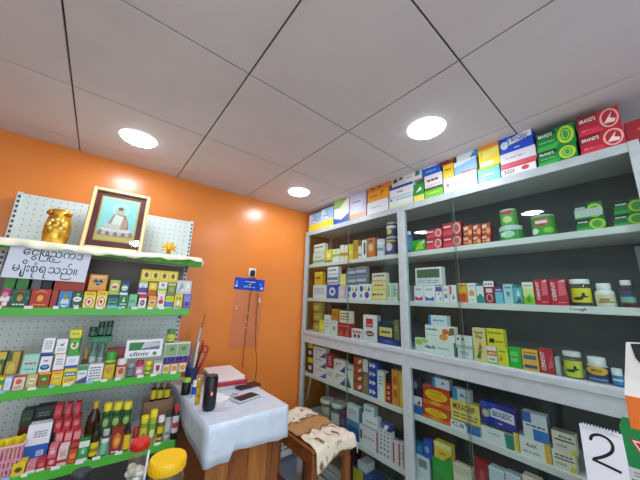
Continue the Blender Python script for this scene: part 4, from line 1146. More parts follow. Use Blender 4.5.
# blue and white carton leaning in front, and the pink basket
X(24.5, 49.5, 424, 'tall white and blue carton leaning back', 'eef0f4;r 0 0 1 .42 1e62b8;r .55 .1 .85 .25 cfe0f0;l .58 .12 .82 .24 B 2;l .3 .62 .85 .82 7a8490 3;S 1a56a4', back=.052, d=.055, base=.665, name='carton', cat='carton')
p = L3.at(L3.s_at(-7, .70, .0), .05, L3.z)
BX = 0
t = thing('plastic_basket', 'pink slotted plastic basket at the left end on the lower green-edged shelf', 'basket', p, TH)
BW_, BD_, BH_ = .15, .085, .125
b = MB()
for (sx, sy, w_) in ((0, -1, BW_), (0, 1, BW_)):
    y = sy * BD_ / 2
    for k in range(13):
        x = -w_ / 2 + w_ * k / 12; b.box(x - .004, x + .004, y - .0015, y + .0015, .004, BH_ - .01, 'd890a4')
    for z in (.004, .03, .06, BH_ - .014): b.box(-w_ / 2, w_ / 2, y - .002, y + .002, z, z + .012, 'd890a4', .001)
for sx in (-1, 1):
    x = sx * BW_ / 2
    for k in range(13):
        y = -BD_ / 2 + BD_ * k / 12; b.box(x - .0015, x + .0015, y - .004, y + .004, .004, BH_ - .01, 'd890a4')
    for z in (.004, .03, .06, BH_ - .014): b.box(x - .002, x + .002, -BD_ / 2, BD_ / 2, z, z + .012, 'd890a4', .001)
b.box(-BW_ / 2, BW_ / 2, -BD_ / 2, BD_ / 2, 0, .004, 'c87c94')
b.build('body', t)
b = MB()
for (x0, x1, y0, y1) in ((-BW_ / 2 - .006, BW_ / 2 + .006, -BD_ / 2 - .006, -BD_ / 2 + .004), (-BW_ / 2 - .006, BW_ / 2 + .006, BD_ / 2 - .004, BD_ / 2 + .006), (-BW_ / 2 - .006, -BW_ / 2 + .004, -BD_ / 2, BD_ / 2), (BW_ / 2 - .004, BW_ / 2 + .006, -BD_ / 2, BD_ / 2)):
    b.box(x0, x1, y0, y1, BH_ - .008, BH_, 'e8b8c0', .002)
b.build('rim', t)
pm = MB().box(-.022, .022, -.007, .007, 0, .135, 'f0d820', .004); prints(pm, 'Y;r .1 .3 .9 .5 d8b010;l .2 .6 .8 .8 a88a10 1', .044, .135, -.0073)
po = pm.build('yellow_packet')
for k in range(5):
    o = po if k == 0 else po.copy()
    if k: C.objects.link(o)
    o.location = Vector(p) + LU * (-.05 + .0275 * k) + LN * (-.02 + .006 * k) + Vector((0, 0, .006)); o.rotation_euler = (math.radians(-3), 0, TH + .9)
    tag(o, 'yellow packet standing in the pink plastic basket', 'packet', 'yellow packets in the basket')

# ================================================================== goods in and on the cabinet
def crow(z, place, group, x=1.704): return Row((x, 0), (0, -1), z + .0003, place, group)
T_ = crow(2.12, 'atop the glass cabinet', 'boxes on top of the cabinet', 1.664)
X = lambda *a, **k: T_.box(*a, **{'d': .15, **k})
WY = 'e8f0f6;r 0 0 1 .36 f0dc3a;p 9cc4e8 0 .4 1 .4 1 1 .3 1;p d8e8f4 0 .5 .6 .45 .2 1;l .15 .55 .6 .7 5a8ac0 1'
X(309, 321, 213.5, 'pale blue box with yellow foot, nearest the orange wall', WY)
X(321.3, 333.3, 208, 'second pale blue box with yellow foot from the orange wall', WY)
X(334, 349, 196, 'green and white box with deep blue swoosh', 'eef4f0;p 6ab83a 0 .55 .6 .7 1 .9 1 1 0 1;p 1a5ab0 0 0 1 0 1 .3 .5 .12 0 .22;p 9cd070 0 .6 .4 .55 .8 .8 0 .9;S 8ac058')
X(349.5, 366, 193, 'lavender box with orange foot', 'cfd0ee;r 0 0 1 .2 eaa460;e .15 .35 .85 .85 dadcf4;l .2 .6 .7 .72 8a8ac0 1;S b8b4d8')
X(367, 387.5, 200.5, 'plain white box under two orange boxes', 'e8eef0;l .2 .4 .7 .6 b0c0c4 1')
X(367.5, 388.5, 190, 'yellow-orange box, lower of the orange pair', 'f0a41c;p c0501c .6 .3 .8 .8 .7 .9;l .1 .4 .5 .6 BR 1')
X(368, 391.5, 179, 'deep orange box with brown figures, upper of the orange pair', 'e2822a;p 8a3a14 .1 .2 .3 .2 .2 .8;p 8a3a14 .4 .2 .6 .2 .5 .85;l .65 .3 .95 .6 8a3a14 2;S d0a090')
X(389, 412.5, 196.5, 'white box with green trim, bottom of its stack', 'e6eee8;r 0 0 1 .3 d8e4c8;p 1c9a7a 0 .75 .2 .75 .1 1;r .3 .7 1 .85 8ac8d8')
X(389.5, 413, 185, 'white box with red mark and blue stripe', 'eceff4;r 0 .78 1 1 1e4aa8;l .35 .35 .6 .55 R 1;r 0 0 1 .15 bcd8e8')
X(413.5, 424, 183.5, 'green box with yellow foot', '2a9a3a;r 0 0 1 .34 e8e070;p W .2 .5 .8 .6 .7 .8;S 1c7a2c')
X(424.5, 443, 188, 'lime green box under a white printed box', '7cc83a;r 0 .84 1 1 3a8a2a;l .2 .4 .8 .6 d8f0b0 1')
X(424.5, 442, 174, 'white box with maroon word', 'e6e8ea;l .15 .45 .8 .75 7a2a3a 1;r 0 0 1 .1 7a3a44;l .1 .2 .9 .3 GY 1')
X(391.5, 404, 174, 'small grey box with dark animal print', 'd8d8d4;p 4a4a44 .1 .3 .5 .3 .4 .7 .2 .6;p 4a4a44 .55 .4 .9 .4 .8 .8')
X(404.3, 421.5, 171, 'white box with teal corner', 'eef2f2;p 1c9a8a .65 .35 .9 .4 .9 1 .65 .9;l .1 .4 .5 .6 GY 1')
X(422.3, 440, 167, 'flat royal blue box', '1e62d0;l .2 .3 .8 .7 8ab8f0 1')
X(422.5, 436, 158.5, 'small white box with blue triangle', 'e8ecf0;p 2a5aa8 .15 .2 .5 .2 .3 .8;l .5 .4 .9 .6 GY 1')
X(443.5, 477, 174.5, 'wide white box with pink print', 'f0eef2;p e06a90 .08 .4 .2 .4 .14 .7;l .3 .4 .7 .6 e8b0c4 1', d=.17)
X(443, 453.5, 164, 'yellow box beside the sky-blue box', 'f2c81c;r 0 0 1 .3 f6dc60;l .2 .5 .8 .7 BR 1')
X(454, 476.5, 159.5, 'sky-blue box with white sheen', '8cc4ee;p e8f2fa 0 .6 1 .9 1 1 0 1;r .3 0 1 .14 d86a8a')  # white area printed across the upper front
X(436.5, 455, 154.5, 'brown-red box with tan oval', '7a3038;e .55 .2 .95 .8 c08048;l .1 .5 .5 .7 e0b0a0 1')
X(456, 477.5, 146.5, 'white box with teal-blue swoosh', 'e0ecf2;p 1c7ac0 .6 .0 .9 .5 .85 1 1 1 1 0;p 40b0d0 .72 .3 .9 .6 .85 1 .95 1 .9 .2')
X(478, 500, 166.5, 'cyan box with green top', '4cc0dc;r 0 .78 1 1 6cc83a;l .15 .35 .8 .6 d8f4fa 1;r 0 0 .4 .3 8ad8ea')
X(478, 499, 142, 'yellow box with orange top', 'f4dc1c;r 0 .72 1 1 f0963a;r .05 .05 .7 .22 f8f4c8;p f8ec70 .2 .3 1 .5 1 .7 .2 .6')
X(501, 536, 163.5, 'white box with red picture and barcode', 'f0eeee;r 0 .72 1 1 d84858;e .6 .2 .82 .65 c84850;l .1 .15 .4 .6 K 3;S e8e4e6')
X(500, 536, 150, 'pale grey box with coral stripe', 'e4e4ea;r 0 0 1 .22 d8586a;l .15 .5 .7 .65 GY 1')
X(499, 532.5, 130.5, 'blue medicine box with white name band', '1c4ac8;p f0f4f8 .3 .35 .98 .5 .98 .82 .3 .66;p 50b8e0 .22 .3 .32 .35 .32 .75 .22 .6;t .38 .46 .88 .68 1c3a90 BIOGESIC;e .04 .2 .28 .6 d8e4f0;l .45 .1 .6 .2 W 1;S 163a9a')
GB = '128a3c;p 0c4a28 0 .6 .55 .75 .5 1 0 1;e .56 .08 .98 .94 b8dc3a;e .64 .2 .9 .84 3aa83a;o .68 .28 .86 .76 cfe870;t .06 .68 .44 .86 W BRAND\'S;l .08 .36 .5 .48 8ad88a 1;p 38b84a 0 0 .5 0 .6 .3 0 .2;S 0c6a30;T 0e5a2c'
X(538, 577, 148, 'green box with lime emblem, lower of the pair', GB)
X(536.5, 575, 128.5, 'green box with lime emblem, upper of the pair', GB)
RB = 'b8283c;p 8a1828 0 .5 .5 .7 .5 1 0 1;o .54 .06 .98 .96 f0b8a8;p f4e0d8 .62 .3 .86 .26 .9 .4 .78 .5 .84 .78 .72 .52;t .06 .64 .46 .84 W BRAND\'S;l .08 .18 .5 .3 f0b0a8 1;p d8384a 0 0 .6 0 .5 .3 0 .2;S 8a1c28;T 8a1c28'
X(580, 625, 131.5, 'crimson box with white bird emblem, lower of the pair', RB)
X(577.5, 620, 112, 'crimson box with white bird emblem, upper of the pair', RB)
X(625.5, 668, 117, 'plain dark red box at the right picture edge', '98202c;l .3 .4 .8 .6 c86a6a 1', d=.12)

# --- shelf A (topmost)
A = crow(ZSH['A'], "on the left bay's top shelf", 'goods on the top cabinet shelf')
X = A.box
X(313, 324, 253, 'white and green box under another', 'e6ece4;r 0 .1 1 .35 8ac08a;l .2 .5 .8 .7 GY 2')
X(314, 324.5, 244, 'white box with black word', 'f0f0ee;l .1 .5 .9 .8 K 1;r 0 0 1 .2 d8d8c8')
X(325, 332, 249.5, 'yellow box with white flower', 'f2d81c;e .25 .3 .75 .75 f8f4d0;r 0 0 1 .15 OL')
X(332.4, 339.5, 249, 'white box with green stripe', 'eef0ea;r 0 .4 1 .6 8ac860;r .3 .7 .7 .9 Y')
X(340, 344, 245, 'cream narrow box, left of the narrow pair', 'ece4cc;r 0 .3 1 .5 GD')
X(344.3, 348.3, 245, 'cream narrow box, right of the narrow pair', 'ece4cc;r 0 .3 1 .5 GD')
X(348.7, 353, 244, 'bright yellow narrow box', 'f0d41c;r .1 .3 .9 .6 f8e870')
X(353.3, 357.5, 240, 'tall gold narrow box', 'c8983a;l .2 .4 .8 .8 8a5a1c 3')
X(357.9, 361.5, 246, 'small white narrow box', 'ece8e0;r 0 .2 1 .4 GY')
X(361.8, 366.3, 240, 'white box with dark vertical strip', 'f0f0f0;r .4 .2 .8 .85 DGY')
X(367, 374.5, 238, 'orange-brown box with pale oval', 'd07a3a;e .2 .3 .8 .7 f0c890;r .2 .75 .8 .9 BR')
A.bottle(375, 382.7, 239, 'white plastic jar', 'eceff2', 'dfe4ea', 'd8e4f0', 'l .1 .3 .9 .6 8aa0c0', capf=.14, neck=.9, shoulder=.05, name='jar', cat='jar', lab=(.15, .7))
A.can(383.3, 394, 237, 'dark blue tin under another', '2a3a78', 'c8ccd4', 'e .25 .2 .75 .75 d8d8e8;r 0 .8 1 .9 e8c82a', name='tin', cat='tin')
A.can(384, 394, 222.5, 'dark blue tin with white lid on top', '1c2c68', 'e4e4e0', 'e .3 .15 .7 .6 e0d04a;r 0 .62 1 .85 e8e8e0', name='tin', cat='tin')
A.place = "on the right bay's top shelf"
A.bottle(404.5, 410.5, 231, 'blue bottle beside the cabinet post', '3a6aa8', 'd8e0ea', '5a8ac0', capf=.15, neck=.5)
o = X(411, 425, 240, 'lime and green packet with white corner', '2ab048;p a8e030 .3 .1 .9 .2 .8 .9 .5 .7;p f0f4f0 .75 .6 1 .7 .95 .95;p 128a3a 0 0 .35 0 .2 .6', name='sweets_packet', cat='packet')
RR = 'c02438;p e8485a 0 .1 .5 .1 .6 .5 0 .4;e .55 .1 .98 .95 f0b8b0;e .63 .25 .9 .8 d85a60;l .08 .6 .5 .85 W 1;S 8a1828;T a82030'
X(426, 442, 238.5, 'crimson box with pale emblem, bottom left of four', RR)
X(443, 461.5, 236, 'crimson box with pale emblem, bottom right of four', RR)
X(426.5, 442, 229, 'crimson box with pale emblem, top left of four', RR)
X(442.5, 461, 222.5, 'crimson box with pale emblem, top right of four', RR)
SR = 'c0442c;p e8d0b8 .1 .55 .6 .65 .6 .9 .1 .85;e .5 .1 .95 .6 f0b070;l .1 .15 .45 .4 f0d0a0 1;S 8a3020'
for j, ys_ in enumerate(((236.5, 235.8, 235), (225.3, 224.2, 223))):
    for k, (a, c) in enumerate(((463, 472.3), (472.7, 481), (481.4, 490.5))):
        X(a, c, ys_[k], 'small rust box, %s of the %s three' % (('left', 'middle', 'right')[k], ('bottom', 'top')[j]), SR)
A.can(496.5, 521, 225.5, 'wide green tin in clear film, bottom of its pair', '3aa04a', 'd0dcdc', 'e .25 .15 .7 .7 b8e0b0;r 0 .75 1 1 c4d8e0;r .2 .3 .4 .6 W', name='tin', cat='tin')
A.can(498, 515, 209, 'green tin with red top label, on the film-wrapped tin', '5ab048', 'c8ccc8', 'e .2 .72 .8 .98 c83048;e .3 .15 .75 .6 c8dc90', name='tin', cat='tin')
A.can(529, 554, 214.5, 'green milk-powder tin with red heart', '3aa42e', 'b8c0b8', 'p .2 .5 .9 .9 R;e .2 .5 .8 .88 d02838;e .24 .54 .76 .84 d84858;l .3 .62 .7 .78 f4e0e0;e .12 .08 .4 .4 W;e .55 .1 .9 .4 8ad050'.replace('p .2 .5 .9 .9 R;', ''), name='tin', cat='tin')
G2 = '0e7a38;p 0a3a20 0 .55 .5 .7 .5 1 0 1;e .45 .0 1 .9 b0d838;e .55 .15 .9 .75 4aa83a;l .08 .6 .42 .82 W 1;p 2ab04a 0 0 .5 0 .5 .3 0 .2;S 0c5a2c'
X(576, 606, 218, 'green box with lime emblem under the silver-banded one', G2, d=.09)
X(573.5, 603, 203, 'green box with lime emblem and silver band', G2 + ';r .03 .1 .97 .62 c0ccc4', d=.09)
X(613, 647, 213, 'green box with lime emblem at the right end, lower', G2, d=.09)
X(613, 647, 199.5, 'green box with lime emblem at the right end, upper', G2, d=.09)

# --- shelf B
Bw = crow(ZSH['B'], "on the left bay's second shelf", 'goods on the second cabinet shelf')
X = Bw.box
X(313, 326, 285, 'white and lilac box under the yellow box', 'eceef2;l .1 .3 .9 .8 9a9ac8 3')
X(314.5, 322, 272, 'yellow box on the white and lilac box', 'e8bc2a;l .2 .4 .8 .7 BR 1;r 0 .8 1 1 f0d060')
X(327, 337.7, 284.5, 'blue and white box under the tall white box', '2a5ab8;e .2 .2 .8 .8 e8ecf4;e .35 .35 .65 .65 2a6ac8')
X(327.3, 338, 267, 'tall white box with blue band', 'eef0f4;r 0 .25 1 .42 5a8ac8;r 0 .05 1 .15 GY;l .15 .75 .85 .9 K 1;r 0 .55 1 .62 LB')
X(338.2, 345, 286, 'pale pink box', 'e8c8d0;r .2 .3 .8 .7 f2e0e4')
X(340, 345.7, 274, 'cream yellow box on the pale pink box', 'ece08a;r 0 .2 1 .4 f4f0c0')
DOT = 'f0f2f4;e .08 .5 .38 .9 2a4ab8;e .5 .08 .85 .5 5a4aa8;e .45 .55 .65 .85 e8d82a;e .1 .1 .3 .38 3a9ac0;p 2a8a9a .7 .5 .95 .6 .85 .9'
X(346.3, 358.3, 285, 'white box with coloured dots, left of the pair', DOT)
X(358.7, 371, 284, 'white box with coloured dots, right of the pair', DOT)
GBX = '8a98a8;r 0 .35 1 .6 c0ccd8;r 0 .05 1 .25 4a6a9a;r .1 .7 .9 .9 6a8a9c'
X(347, 355.5, 276.5, 'grey-blue box, lower of the left grey stack', GBX)
X(347, 355.5, 268, 'grey-blue box, upper of the left grey stack', GBX)
X(356.2, 366, 275.5, 'grey-blue box, lower of the right grey stack', GBX)
X(356.2, 366, 266.5, 'grey-blue box, upper of the right grey stack', GBX)
X(371.5, 386, 290, 'cream yellow box, bottom of three', 'f0e4a0;r 0 0 1 .12 e0c84a;l .2 .4 .8 .7 8a4a2a 1;e .08 .4 .2 .7 BR')
X(371.5, 386, 281.5, 'cream yellow box, middle of three', 'eee0a0;r 0 0 1 .12 e0c84a;l .2 .4 .8 .7 8a4a2a 1')
X(372, 385.5, 273, 'cream and white box, top of three', 'ece6d4;l .1 .5 .9 .85 4a3a2a 1;r 0 0 1 .2 d8c080')
X(387, 391.5, 283, 'narrow mint white box beside the cream stack', 'dfe8de;r .2 .2 .6 .9 8ac0a0')
X(392, 398, 283, 'mint white box at the cabinet post', 'dfe8de;r .2 .2 .5 .9 8ac0a0;l .5 .3 .9 .7 GY 2')
Bw.place = "on the right bay's second shelf"
X(406, 409.5, 285, 'small grey box at the cabinet post', '9aa0a0')
MW = 'eef2f4;l .2 .65 .8 .85 GY 1;p %s .1 .05 .9 .05 .9 .32 .5 .18 .1 .32'
X(414, 423.5, 285.5, 'white box with pink zigzag foot', MW % 'e02878')
X(424, 435, 285.5, 'white box with blue zigzag foot', MW % '2a6ad0')
X(435.5, 442.5, 286, 'white box with purple panel', 'eef2f4;r .05 .65 .95 .95 5a5a9a;p d84a7a .3 .4 .6 .45 .5 .62;e .5 .08 .85 .3 8ac0e0')
t = None
a_, b_, zb_, zt_ = Bw.fit(415, 442, 267.5, 0, .05)
t = thing('digital_clock', 'white digital clock with green-grey screen on the second cabinet shelf', 'clock', Bw.at((a_ + b_) / 2, 0, zb_), Bw.rot)
w_, h_ = b_ - a_, zt_ - zb_
MB().box(-w_ / 2, w_ / 2, 0, .049, 0, h_, 'e4eaec', .003).build('case', t)
MB().rect(-w_ * .42, h_ * .42, w_ * .42, h_ * .9, -.0006, '4a6a52').build('screen', t)
b = MB(); prints(b, 'W;l .1 .1 .9 .3 9ab0b8 2', w_, h_, -.0004)
for k in range(4): b.ell(-w_ * .3 + w_ * .2 * k, h_ * .33, .006, .004, -.001, 'b8c4c8')
b.build('buttons', t)
X(443, 448.7, 285.5, 'white box with grey drop', 'eef2f4;e .2 .2 .8 .5 8a98a0;l .2 .65 .8 .85 GY 1')
X(449, 456.5, 285, 'white box with red vertical print', 'eef2f4;r .1 .45 .35 .95 c83a5a;p 5a6a70 .4 .15 .7 .2 .6 .5')
X(457.3, 467, 283, 'yellow to orange box with house shapes', 'f4c02a;r 0 0 1 .45 ee8a3a;p e0502a .1 .05 .45 .05 .45 .4 .28 .55 .1 .4;p e0502a .5 .05 .9 .05 .9 .4 .7 .55 .5 .4;l .1 .8 .9 .92 B 1;r 0 .0 .05 1 3aa05a')
X(467.4, 476, 283, 'white box with orange house', 'f0f2f2;p f0a03a .2 .35 .8 .35 .8 .55 .5 .68 .2 .55;l .2 .8 .8 .9 GY 1;l .2 .1 .8 .2 8ac0b0 1')
X(476.4, 483.7, 284, 'white box with teal foot', 'e6eeee;p 1c9a8a 0 0 1 0 1 .3 .5 .5 0 .3;r 0 .9 1 1 2a8a7a')
X(484, 494.5, 281, 'white-topped dark red box with ring', '9a2438;r 0 .74 1 1 f0f0f0;l .1 .8 .9 .92 8a2434 1;r .2 .48 .8 .66 f0dcdc;o .2 .06 .8 .42 f0dcdc')
X(495, 503, 287, 'sky box with purple top', '6cc4dc;r 0 .7 1 1 6a3a8a;l .15 .75 .8 .9 W 1')
X(503.4, 513, 284, 'ice-blue box with dancing figure', 'b0dce8;p 4a6a7a .3 .3 .5 .45 .7 .3 .6 .5 .75 .6 .5 .58 .25 .62 .4 .48;l .2 .75 .8 .9 TL 1')
X(513.4, 522.3, 285, 'teal box with grey figures', '5ab8c0;p 4a5a60 .1 .05 .9 .05 .7 .35 .4 .2;p d8e8ea .3 .4 .8 .45 .6 .8;r 0 .86 1 1 2a8a90')
X(522.7, 534, 282, 'lime and white box with green splash', 'd8ec9a;p 8ac82a 0 0 1 0 1 .25 .6 .5 .3 .3 0 .4;r 0 .7 1 1 f0f6e0;l .15 .78 .85 .9 GY 1;p 4a9a2a .3 .1 .7 .1 .6 .35 .4 .35')
CV = 'c41c34;v .14 .18 .36 .9 W CEREVIT;p e86a7a .5 .35 .95 .4 .9 .95 .55 .9;p f0d8dc .55 .9 .95 .88 .9 .98;S 94142a;l .45 .08 .9 .14 f0b0b8 1'
X(534.5, 549, 279, 'red box with white vertical word, left of the pair', CV)
X(549.4, 567.5, 279, 'red box with white vertical word, right of the pair', CV)
Bw.bottle(569, 590.5, 279, 'wide clear jar with yellow bird label and white lid', JAR, 'eef0f0', 'e6dc2a', 'r 0 0 1 .16 2a2a28;p'.replace(';p', '') + ';e .2 .3 .62 .48 1c1c1c;e .5 .44 .82 .56 1c1c1c;e .56 .5 .7 .74 1c1c1c', capf=.16, neck=.9, shoulder=.05, lab=(.03, .66), name='jar', cat='jar', fill='d8d4c0')
Bw.bottle(593.5, 615, 283, 'white plastic bottle with cream label', 'eef0ee', 'f2f4f4', 'e4dcb8', 'r .3 .4 .7 .6 b88a3a;l .2 .2 .9 .35 8a8a5a', capf=.24, neck=.62, shoulder=.2, lab=(.08, .52))
Bw.bottle(619, 635.5, 280, 'dark red bottle with white cap and green label', '4a1c24', 'eef0f0', '7ac0a0', 'r 0 .55 1 1 3a4a78;r 0 0 1 .12 8a2a34', capf=.17, neck=.62, shoulder=.2, lab=(.12, .6))

# --- on the floor of the upper part, above the middle rail
Mw = crow(ZM1 - .004, "above the left bay's middle rail", 'goods above the middle rail')
X = Mw.box
for k, y in enumerate((321, 311.5, 302)):
    Mw.can(310.5, 319, y, 'olive-gold jar, %s of a stack of three' % ('bottom', 'middle', 'top')[k], 'a8923a', '5a4a20', 'e .2 .2 .8 .7 c8b04a', name='jar', cat='jar')
X(319.3, 323.7, 320, 'small bright yellow box', 'ece22a;r .1 .3 .9 .6 f4f08a')
X(324, 330.2, 315, 'tall narrow white box', 'eef0f0;l .2 .3 .8 .8 b0c0b8 3')
X(330.6, 337.3, 320.5, 'white box with green mark under the gold box', 'e8ece6;e .3 .3 .7 .6 6ab07a;l .2 .8 .8 .9 GY 1')
X(331.5, 338, 309, 'gold box on the green-marked box', 'c88a2a;l .2 .4 .8 .7 7a4a14 2')
X(337.8, 351, 323, 'red box under the cream box', 'b82028;p e06a3a .1 .1 .4 .1 .25 .5;p e06a3a .55 .1 .85 .1 .7 .5;l .1 .7 .9 .85 e89a9a 1')
X(339.5, 350.5, 311, 'cream box with brown print on the red box', 'ece6d0;l .1 .2 .9 .9 8a6a4a 3')
X(351.5, 362.5, 329, 'low white box with red print', 'e8e4e4;l .1 .5 .9 .9 R 1;e .2 .1 .45 .5 DGY;e .55 .1 .8 .5 R')
X(363, 377, 329, 'white box with dark red oval, lower of two', 'e4e8ea;e .2 .4 .8 .85 8a3a44;l .3 .5 .7 .7 W 1;S a8b0b8')
X(363, 377, 315, 'white box with red square, upper of two', 'e8ecee;r .22 .12 .72 .75 d0344a;l .3 .2 .65 .4 f0a0a8 1;S b0b8c0')
X(378, 398.5, 338.5, 'deep blue flat box at the cabinet post', '1c4a9a;e .25 .2 .75 .7 3a6ab8;r 0 .85 1 1 163a7a')
X(378.5, 393, 322, 'navy box with yellow label', '1c2a4a;r .06 .1 .94 .66 e8d878;l .2 .25 .8 .5 1c2a6a 1;T 1a2430')
X(393.7, 399.5, 320, 'olive box at the cabinet post', '7a7a50;l .2 .4 .8 .7 b0b080 2')
Mw.place = "above the right bay's middle rail"
X(415, 456, 340, 'long white vitamin box with green end', 'e8f0ee;r .96 0 1 1 1c7a5a;e .02 .45 .2 .95 b8d44a;e .1 .7 .36 .98 c8dc6a;t .26 .3 .52 .58 1c3a5a vita-N;l .6 .35 .85 .55 8ac0b8 1;S 1c7a5a')
X(425, 454.5, 326, 'white box with orange fruit', 'f0f2ee;e .5 .05 .78 .5 e8a03a;e .6 .45 .82 .85 d8683a;p 8a6a3a .8 .4 1 .5 1 .95 .85 .9;l .05 .6 .45 .85 7a8a90 1;l .08 .3 .4 .38 8ac0a0 1')
X(428.5, 447, 315.5, 'small pale box with blue end, on the fruit box', 'd8e8f0;r 0 0 .14 1 2a8ad0;l .25 .4 .85 .65 3a8ab0 1')
X(457.5, 473, 348.5, 'small white box with green print', 'dfe8e6;l .15 .4 .75 .7 6a9a98 2;S b8c4c0')
X(455.5, 472.5, 336, 'white box with two dark spots', 'e4eaea;e .1 .6 .22 .85 2a4a7a;e .4 .6 .5 .85 2a4a7a;r 0 0 1 .25 9acabc;S a8b0b0')
X(473, 486.3, 328, 'tall cream box with curved orange and green arrow', 'e8d890;t .15 .8 .85 .92 5a3a24 Super;t .25 .66 .75 .78 5a3a24 Flip;p d0682a .35 .3 .7 .4 .55 .6;p 4a8a3a .2 .1 .5 .08 .65 .35 .4 .3')
X(486.7, 497, 346, 'white and orange box', 'eeeae0;r 0 .45 1 .75 e8843a;l .15 .5 .85 .68 f8e0c8 1;r 0 0 1 .1 LM;l .2 .15 .8 .35 GY 1')
X(497.3, 508.5, 347.5, 'yellow-green box under the wide yellow box', 'dce03a;p e8842a .1 .2 .5 .3 .3 .6;l .2 .7 .8 .85 7a8a1c 1')
X(486.7, 504, 329, 'wide yellow box with black car shape', 'e8e02a;t .08 .68 .9 .86 3a3a10 Supraten;p 2a2a10 .1 .2 .45 .2 .42 .45 .16 .45;l .5 .2 .95 .4 8a8a1c 1')
X(509, 521.5, 347.5, 'bright green box', '2ab83a;r .15 .3 .75 .8 6ad870;l .2 .45 .7 .6 0c7a2a 1;S 1c8a2c')
X(522, 538.7, 350, 'orange-yellow box with blue bands', 'f0bc2a;r .1 .55 .9 .75 4a6aa8;r .1 .12 .9 .28 4a4a8a;l .15 .82 .85 .92 BR 1;S c08a1c')
X(539, 554, 349, 'red box with slanted white word', 'b81c30;v .12 .12 .42 .88 f4e0e0 CEREVIT;p d85a6a .55 .2 .95 .3 .9 .8;S 8a1424')
X(555, 560, 357, 'narrow grey-white box beside the slanted-word red box', 'a8b4b4;r .2 .2 .8 .8 c0c8c8')
Mw.bottle(562, 581.5, 352, 'clear jar with lime bird label', JAR, 'd8dcd8', 'ccd83a', 'e .2 .28 .62 .46 1c2414;e .5 .42 .82 .54 1c2414;e .56 .48 .7 .72 1c2414', capf=.16, neck=.88, shoulder=.06, lab=(.06, .66), name='jar', cat='jar', fill='b8b4a0')
Mw.bottle(583.5, 610.5, 358, 'navy and white bottle with yellow badge', 'e8ecec', 'f2f4f4', '1c3460', 'e .12 .45 .88 1.0 e8b82a;t .32 .66 .68 .8 1c2c60 MEGA;l .2 .1 .8 .25 6a8ac0', capf=.26, neck=.62, shoulder=.2, lab=(.03, .66))
Mw.bottle(611, 624, 369, 'small white-capped blue bottle', '2a6aa8', 'eef2f4', '3a8ac8', 'r .1 .4 .9 .6 W', capf=.38, neck=.8, shoulder=.1)

# --- shelf C
Cw = crow(ZSH['C'], "below the left bay's middle rail", 'goods on the third cabinet shelf')
X = Cw.box
for k, y in enumerate((357.5, 343.5)):
    X(307.5, 312.7, y, 'black box with yellow top, %s of two' % ('lower', 'upper')[k], '2a2622;r 0 .68 1 1 e8c82a;e .2 .2 .8 .5 e0dcd4')
WB = 'eef0f2;p 2a52b0 .5 0 1 0 1 .6 .75 .25;l .15 .6 .7 .8 7a8490 1;l .1 .3 .4 .45 GY 1'
for k, y in enumerate((367, 357, 347)):
    X(313.2, 326, y, 'white box with blue corner, %s of three' % ('bottom', 'middle', 'top')[k], WB)
X(326.5, 333.3, 368, 'white box under the dark red narrow box', 'eceaea;l .2 .3 .8 .7 d08a90 2')
X(326.5, 333.3, 354, 'dark red narrow box', 'a81c3c;v .3 .15 .7 .85 f0d0d8 lll'.replace('v .3 .15 .7 .85 f0d0d8 lll', 'l .3 .15 .7 .85 f0d0d8 4'))
for k, y in enumerate((371.5, 360)):
    X(333.8, 345, y, 'white box with green curve, %s of two' % ('lower', 'upper')[k], WB + ';p 3a9a5a .1 .5 .5 .55 .3 .62')
X(345.4, 353, 365, 'white box with dark green slash', 'e8eeea;p 2a8a4a 0 0 .8 0 .3 .5;p 1c3a2c .3 0 .6 0 .2 .4;l .2 .7 .8 .9 GY 1')
OB = 'b85a30;p f0e4d8 .55 .2 .95 .5 .9 .8 .6 .6;r 0 0 1 .12 8a3a1c'
for k, (y) in enumerate((382, 374, 366, 357)):
    X(353.5, 362, y, 'orange-brown box with white arc, %s of four' % ('bottom', 'second', 'third', 'top')[k], OB)
X(362.4, 368.2, 358.5, 'olive box with white top', '8a8060;r .05 .62 .95 .97 e8e8e4;l .2 .2 .8 .5 b0a070 3')
BB = '2a4ab0;p e8eef8 .1 .2 .5 .5 .1 .8;p e8eef8 .5 .2 .9 .5 .5 .8'
for k, y in enumerate((387, 378.5, 370, 361.5)):
    X(368.6, 376.8, y, 'blue box with white chevrons, %s of four' % ('bottom', 'second', 'third', 'top')[k], BB)
X(377.2, 385.3, 371, 'white box with yellow side stripe', 'eef0ec;r .82 0 1 1 e8c83a;l .2 .5 .7 .85 6aa8a8 3')
X(385.7, 391.3, 383, 'red box under the black box', 'b0202c;v .3 .1 .7 .9 f0d8c0 ll'.replace('v .3 .1 .7 .9 f0d8c0 ll', 'l .3 .1 .7 .9 f0d8c0 3'))
X(385.7, 391.3, 374, 'small black box on the red box', '2a2428')
X(391.7, 398.8, 370, 'orange box with tan pattern', 'e09a3a;e .2 .6 .8 .85 c0702a;e .2 .2 .8 .45 c0702a;l .2 .48 .8 .56 f4e0b0 1')
X(399.2, 404.5, 372, 'yellow box at the cabinet post', 'f0cc28;r .2 .2 .8 .8 f4dc60')
Cw.place = "below the right bay's middle rail"
X(411, 422.3, 396, 'blue and white box with red figure', '2a6ab8;r 0 .5 1 1 e4e8ec;p c83a4a .5 .55 .9 .55 .8 .85')
X(411.5, 421.5, 378, 'dark navy box on the red-figure box', '1a2038;e .2 .4 .6 .8 8a90a8', back=.0)
DC = 'd0402a;e .08 .3 .92 .84 f4d42a;e .2 .36 .8 .62 f0b41c;l .3 .64 .72 .76 d0601c 1;p e8742a 0 .05 1 .05 1 .25 0 .25;e .3 .08 .7 .26 f0b02a;S 98281c'
X(422.7, 450, 407, 'red box with yellow oval, lower of two', DC)
X(422.7, 450, 387, 'red box with yellow oval, upper of two', DC)
